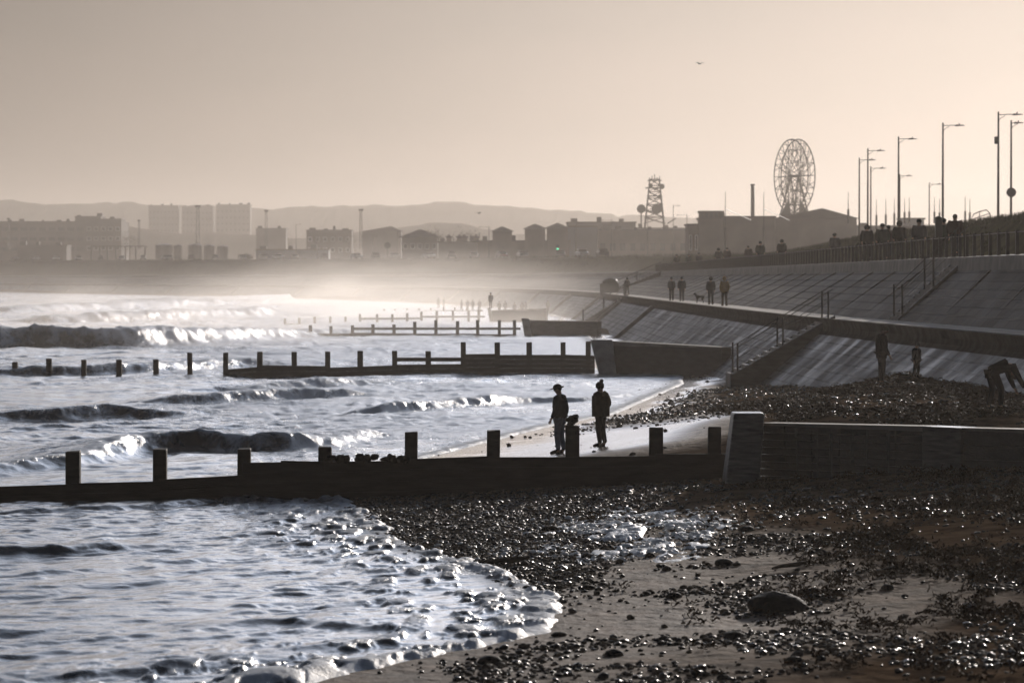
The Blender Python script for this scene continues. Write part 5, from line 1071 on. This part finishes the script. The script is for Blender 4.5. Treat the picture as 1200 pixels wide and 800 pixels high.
# a few far trees
def tree(label, x, yt, Yd, w, seed):
    top = P(x, yt, Yd); zb = float(crest(min(Yd, 1500))) - 1; h = top.z - zb; rr = random.Random(seed); t = thing('tree', label, 'tree', (top.x, Yd, zb), group='hazy trees behind the bay')
    MB().tube([(0, 0, -1), (0.1, 0, h * .3), (0, .1, h * .6)], [.35, .25, .1], 8).build('trunk', M['bark'], t)
    V = []; F = []
    for k in range(900):
        a = rr.uniform(0, 6.28); u = rr.uniform(-1, 1); q_ = rr.uniform(.4, 1) * (.8 + .25 * math.sin(a * 3 + seed)); X_ = math.cos(a) * math.sqrt(1 - u * u) * q_ * w; Y_ = math.sin(a) * math.sqrt(1 - u * u) * q_ * w; Z_ = h * .6 + u * q_ * h * .42
        b = len(V); s_ = .35
        for j in range(3): V.append((X_ + rr.uniform(-s_, s_), Y_ + rr.uniform(-s_, s_), Z_ + rr.uniform(-s_, s_)))
        F.append((b, b + 1, b + 2))
    mesh_np('crown', V, F, M['leaf'], t, False); return t
for x, yt, Yd, w, lab in [(508, 264, 1250, 7, 'rounded hazy tree right behind the hipped-roof hall'), (546, 264, 1250, 8, 'broad hazy tree behind the chimney pots'), (405, 268, 1600, 8, 'faint tree above the low hall'), (330, 268, 1850, 8, 'faint tree right of the second lattice mast'), (288, 297, 1270, 3, 'small dark bush right of the storage tanks'), (152, 268, 1700, 6, 'faint conifer clump at the factory end')]:
    tree(lab, x, yt, Yd, w, int(x))
# a gull
q = P(561, 250, 700)
# ------------------------------------------------------------------ haze
def vol(name, V, F, dens, col, g):
    m = bpy.data.materials.new(name); m.use_nodes = True; n = m.node_tree.nodes; n.clear(); o_ = n.new('ShaderNodeOutputMaterial'); v_ = n.new('ShaderNodeVolumePrincipled')
    v_.inputs['Density'].default_value = dens; v_.inputs['Color'].default_value = (*col, 1); v_.inputs['Anisotropy'].default_value = g; m.node_tree.links.new(v_.outputs[0], o_.inputs['Volume'])
    me = bpy.data.meshes.new(name); me.from_pydata(V, [], F); me.materials.append(m); o = bpy.data.objects.new(name, me); COL.objects.link(o); return o
hz = MB().box(-2200, 2200, -60, 4600, -4, 100)
tag(vol('haze', hz.v, hz.f, .00019, (.62, .565, .515), .6), 'thin warm sea haze filling the whole bay', 'haze', kind='stuff')
ms = MB().ell((0, 0, 0), (1, 1, 1), 32, 16)
def mist(c, r, dens, label, rz=0):
    m = bpy.data.materials.new('spray'); m.use_nodes = True; n = m.node_tree.nodes; l = m.node_tree.links; n.clear(); o_ = n.new('ShaderNodeOutputMaterial'); v_ = n.new('ShaderNodeVolumePrincipled')
    v_.inputs['Color'].default_value = (.9, .85, .8, 1); v_.inputs['Anisotropy'].default_value = .6; l.new(v_.outputs[0], o_.inputs['Volume'])
    t = n.new('ShaderNodeTexCoord'); ln = n.new('ShaderNodeVectorMath'); ln.operation = 'LENGTH'; l.new(t.outputs['Object'], ln.inputs[0])
    mr = n.new('ShaderNodeMapRange'); mr.interpolation_type = 'SMOOTHERSTEP'; mr.inputs[1].default_value = 1.0; mr.inputs[2].default_value = .0; mr.inputs[3].default_value = 0; mr.inputs[4].default_value = 1; l.new(ln.outputs['Value'], mr.inputs[0])
    nz = n.new('ShaderNodeTexNoise'); nz.inputs['Scale'].default_value = 4; nz.inputs['Detail'].default_value = 3; l.new(t.outputs['Object'], nz.inputs['Vector'])
    m2 = n.new('ShaderNodeMapRange'); m2.inputs[1].default_value = .35; m2.inputs[2].default_value = .65; m2.inputs[3].default_value = .25 * dens; m2.inputs[4].default_value = 1.75 * dens; l.new(nz.outputs[0], m2.inputs[0])
    mm = n.new('ShaderNodeMath'); mm.operation = 'MULTIPLY'; l.new(mr.outputs[0], mm.inputs[0]); l.new(m2.outputs[0], mm.inputs[1]); l.new(mm.outputs[0], v_.inputs['Density'])
    me = bpy.data.meshes.new('sea_spray'); me.from_pydata(ms.v, [], ms.f); me.materials.append(m); o = bpy.data.objects.new('sea_spray', me); COL.objects.link(o)
    o.location = c; o.scale = r; o.rotation_euler = (0, 0, rz); tag(o, label, 'spray', kind='stuff')
mist((-14, 430, -1), (34, 170, 11), .0038, 'drifting spray mist over the surf beyond the third groyne', R(6))
mist((-22, 660, 0), (46, 240, 14), .0026, 'paler spray mist hanging at the far end of the bay', R(12))
mist((-32, 330, -.5), (34, 120, 8), .0045, 'low spray blowing off the big breaker at the left', R(8))
mist((-66, 540, 0), (50, 170, 11), .0007, 'thin spray mist over the outer breakers at the far left', R(10))
# gulls
def gull(label, x, y, Yd, rz):
    t = thing('gull', label, 'gull', P(x, y, Yd), rz, 'gulls over the bay'); MB().ell((0, 0, 0), (.07, .24, .065), 10, 8).ell((0, .24, .03), (.045, .07, .04), 8, 6).build('body', M['clad'], t, smooth=True)
    for sx in (-1, 1): MB().add([(sx * .04, .1, .02), (sx * .04, -.08, .02), (sx * .34, .06, .16), (sx * .34, -.1, .16), (sx * .66, -.08, .05), (sx * .6, -.14, .05), (sx * .04, .1, .035), (sx * .04, -.08, .035), (sx * .34, .06, .175), (sx * .34, -.1, .175), (sx * .66, -.08, .06), (sx * .6, -.14, .06)],
        [(0, 2, 3, 1), (2, 4, 5, 3), (6, 7, 9, 8), (8, 9, 11, 10), (0, 6, 8, 2), (2, 8, 10, 4), (1, 3, 9, 7), (3, 5, 11, 9), (4, 10, 11, 5), (0, 1, 7, 6)]).build('wing', M['clad'], t)
gull('tiny gull high in the clear sky above the big wheel, to its left', 820, 75, 420, .6)
gull('tiny gull low before the hills above the chimney pots', 561, 250, 520, -.8)
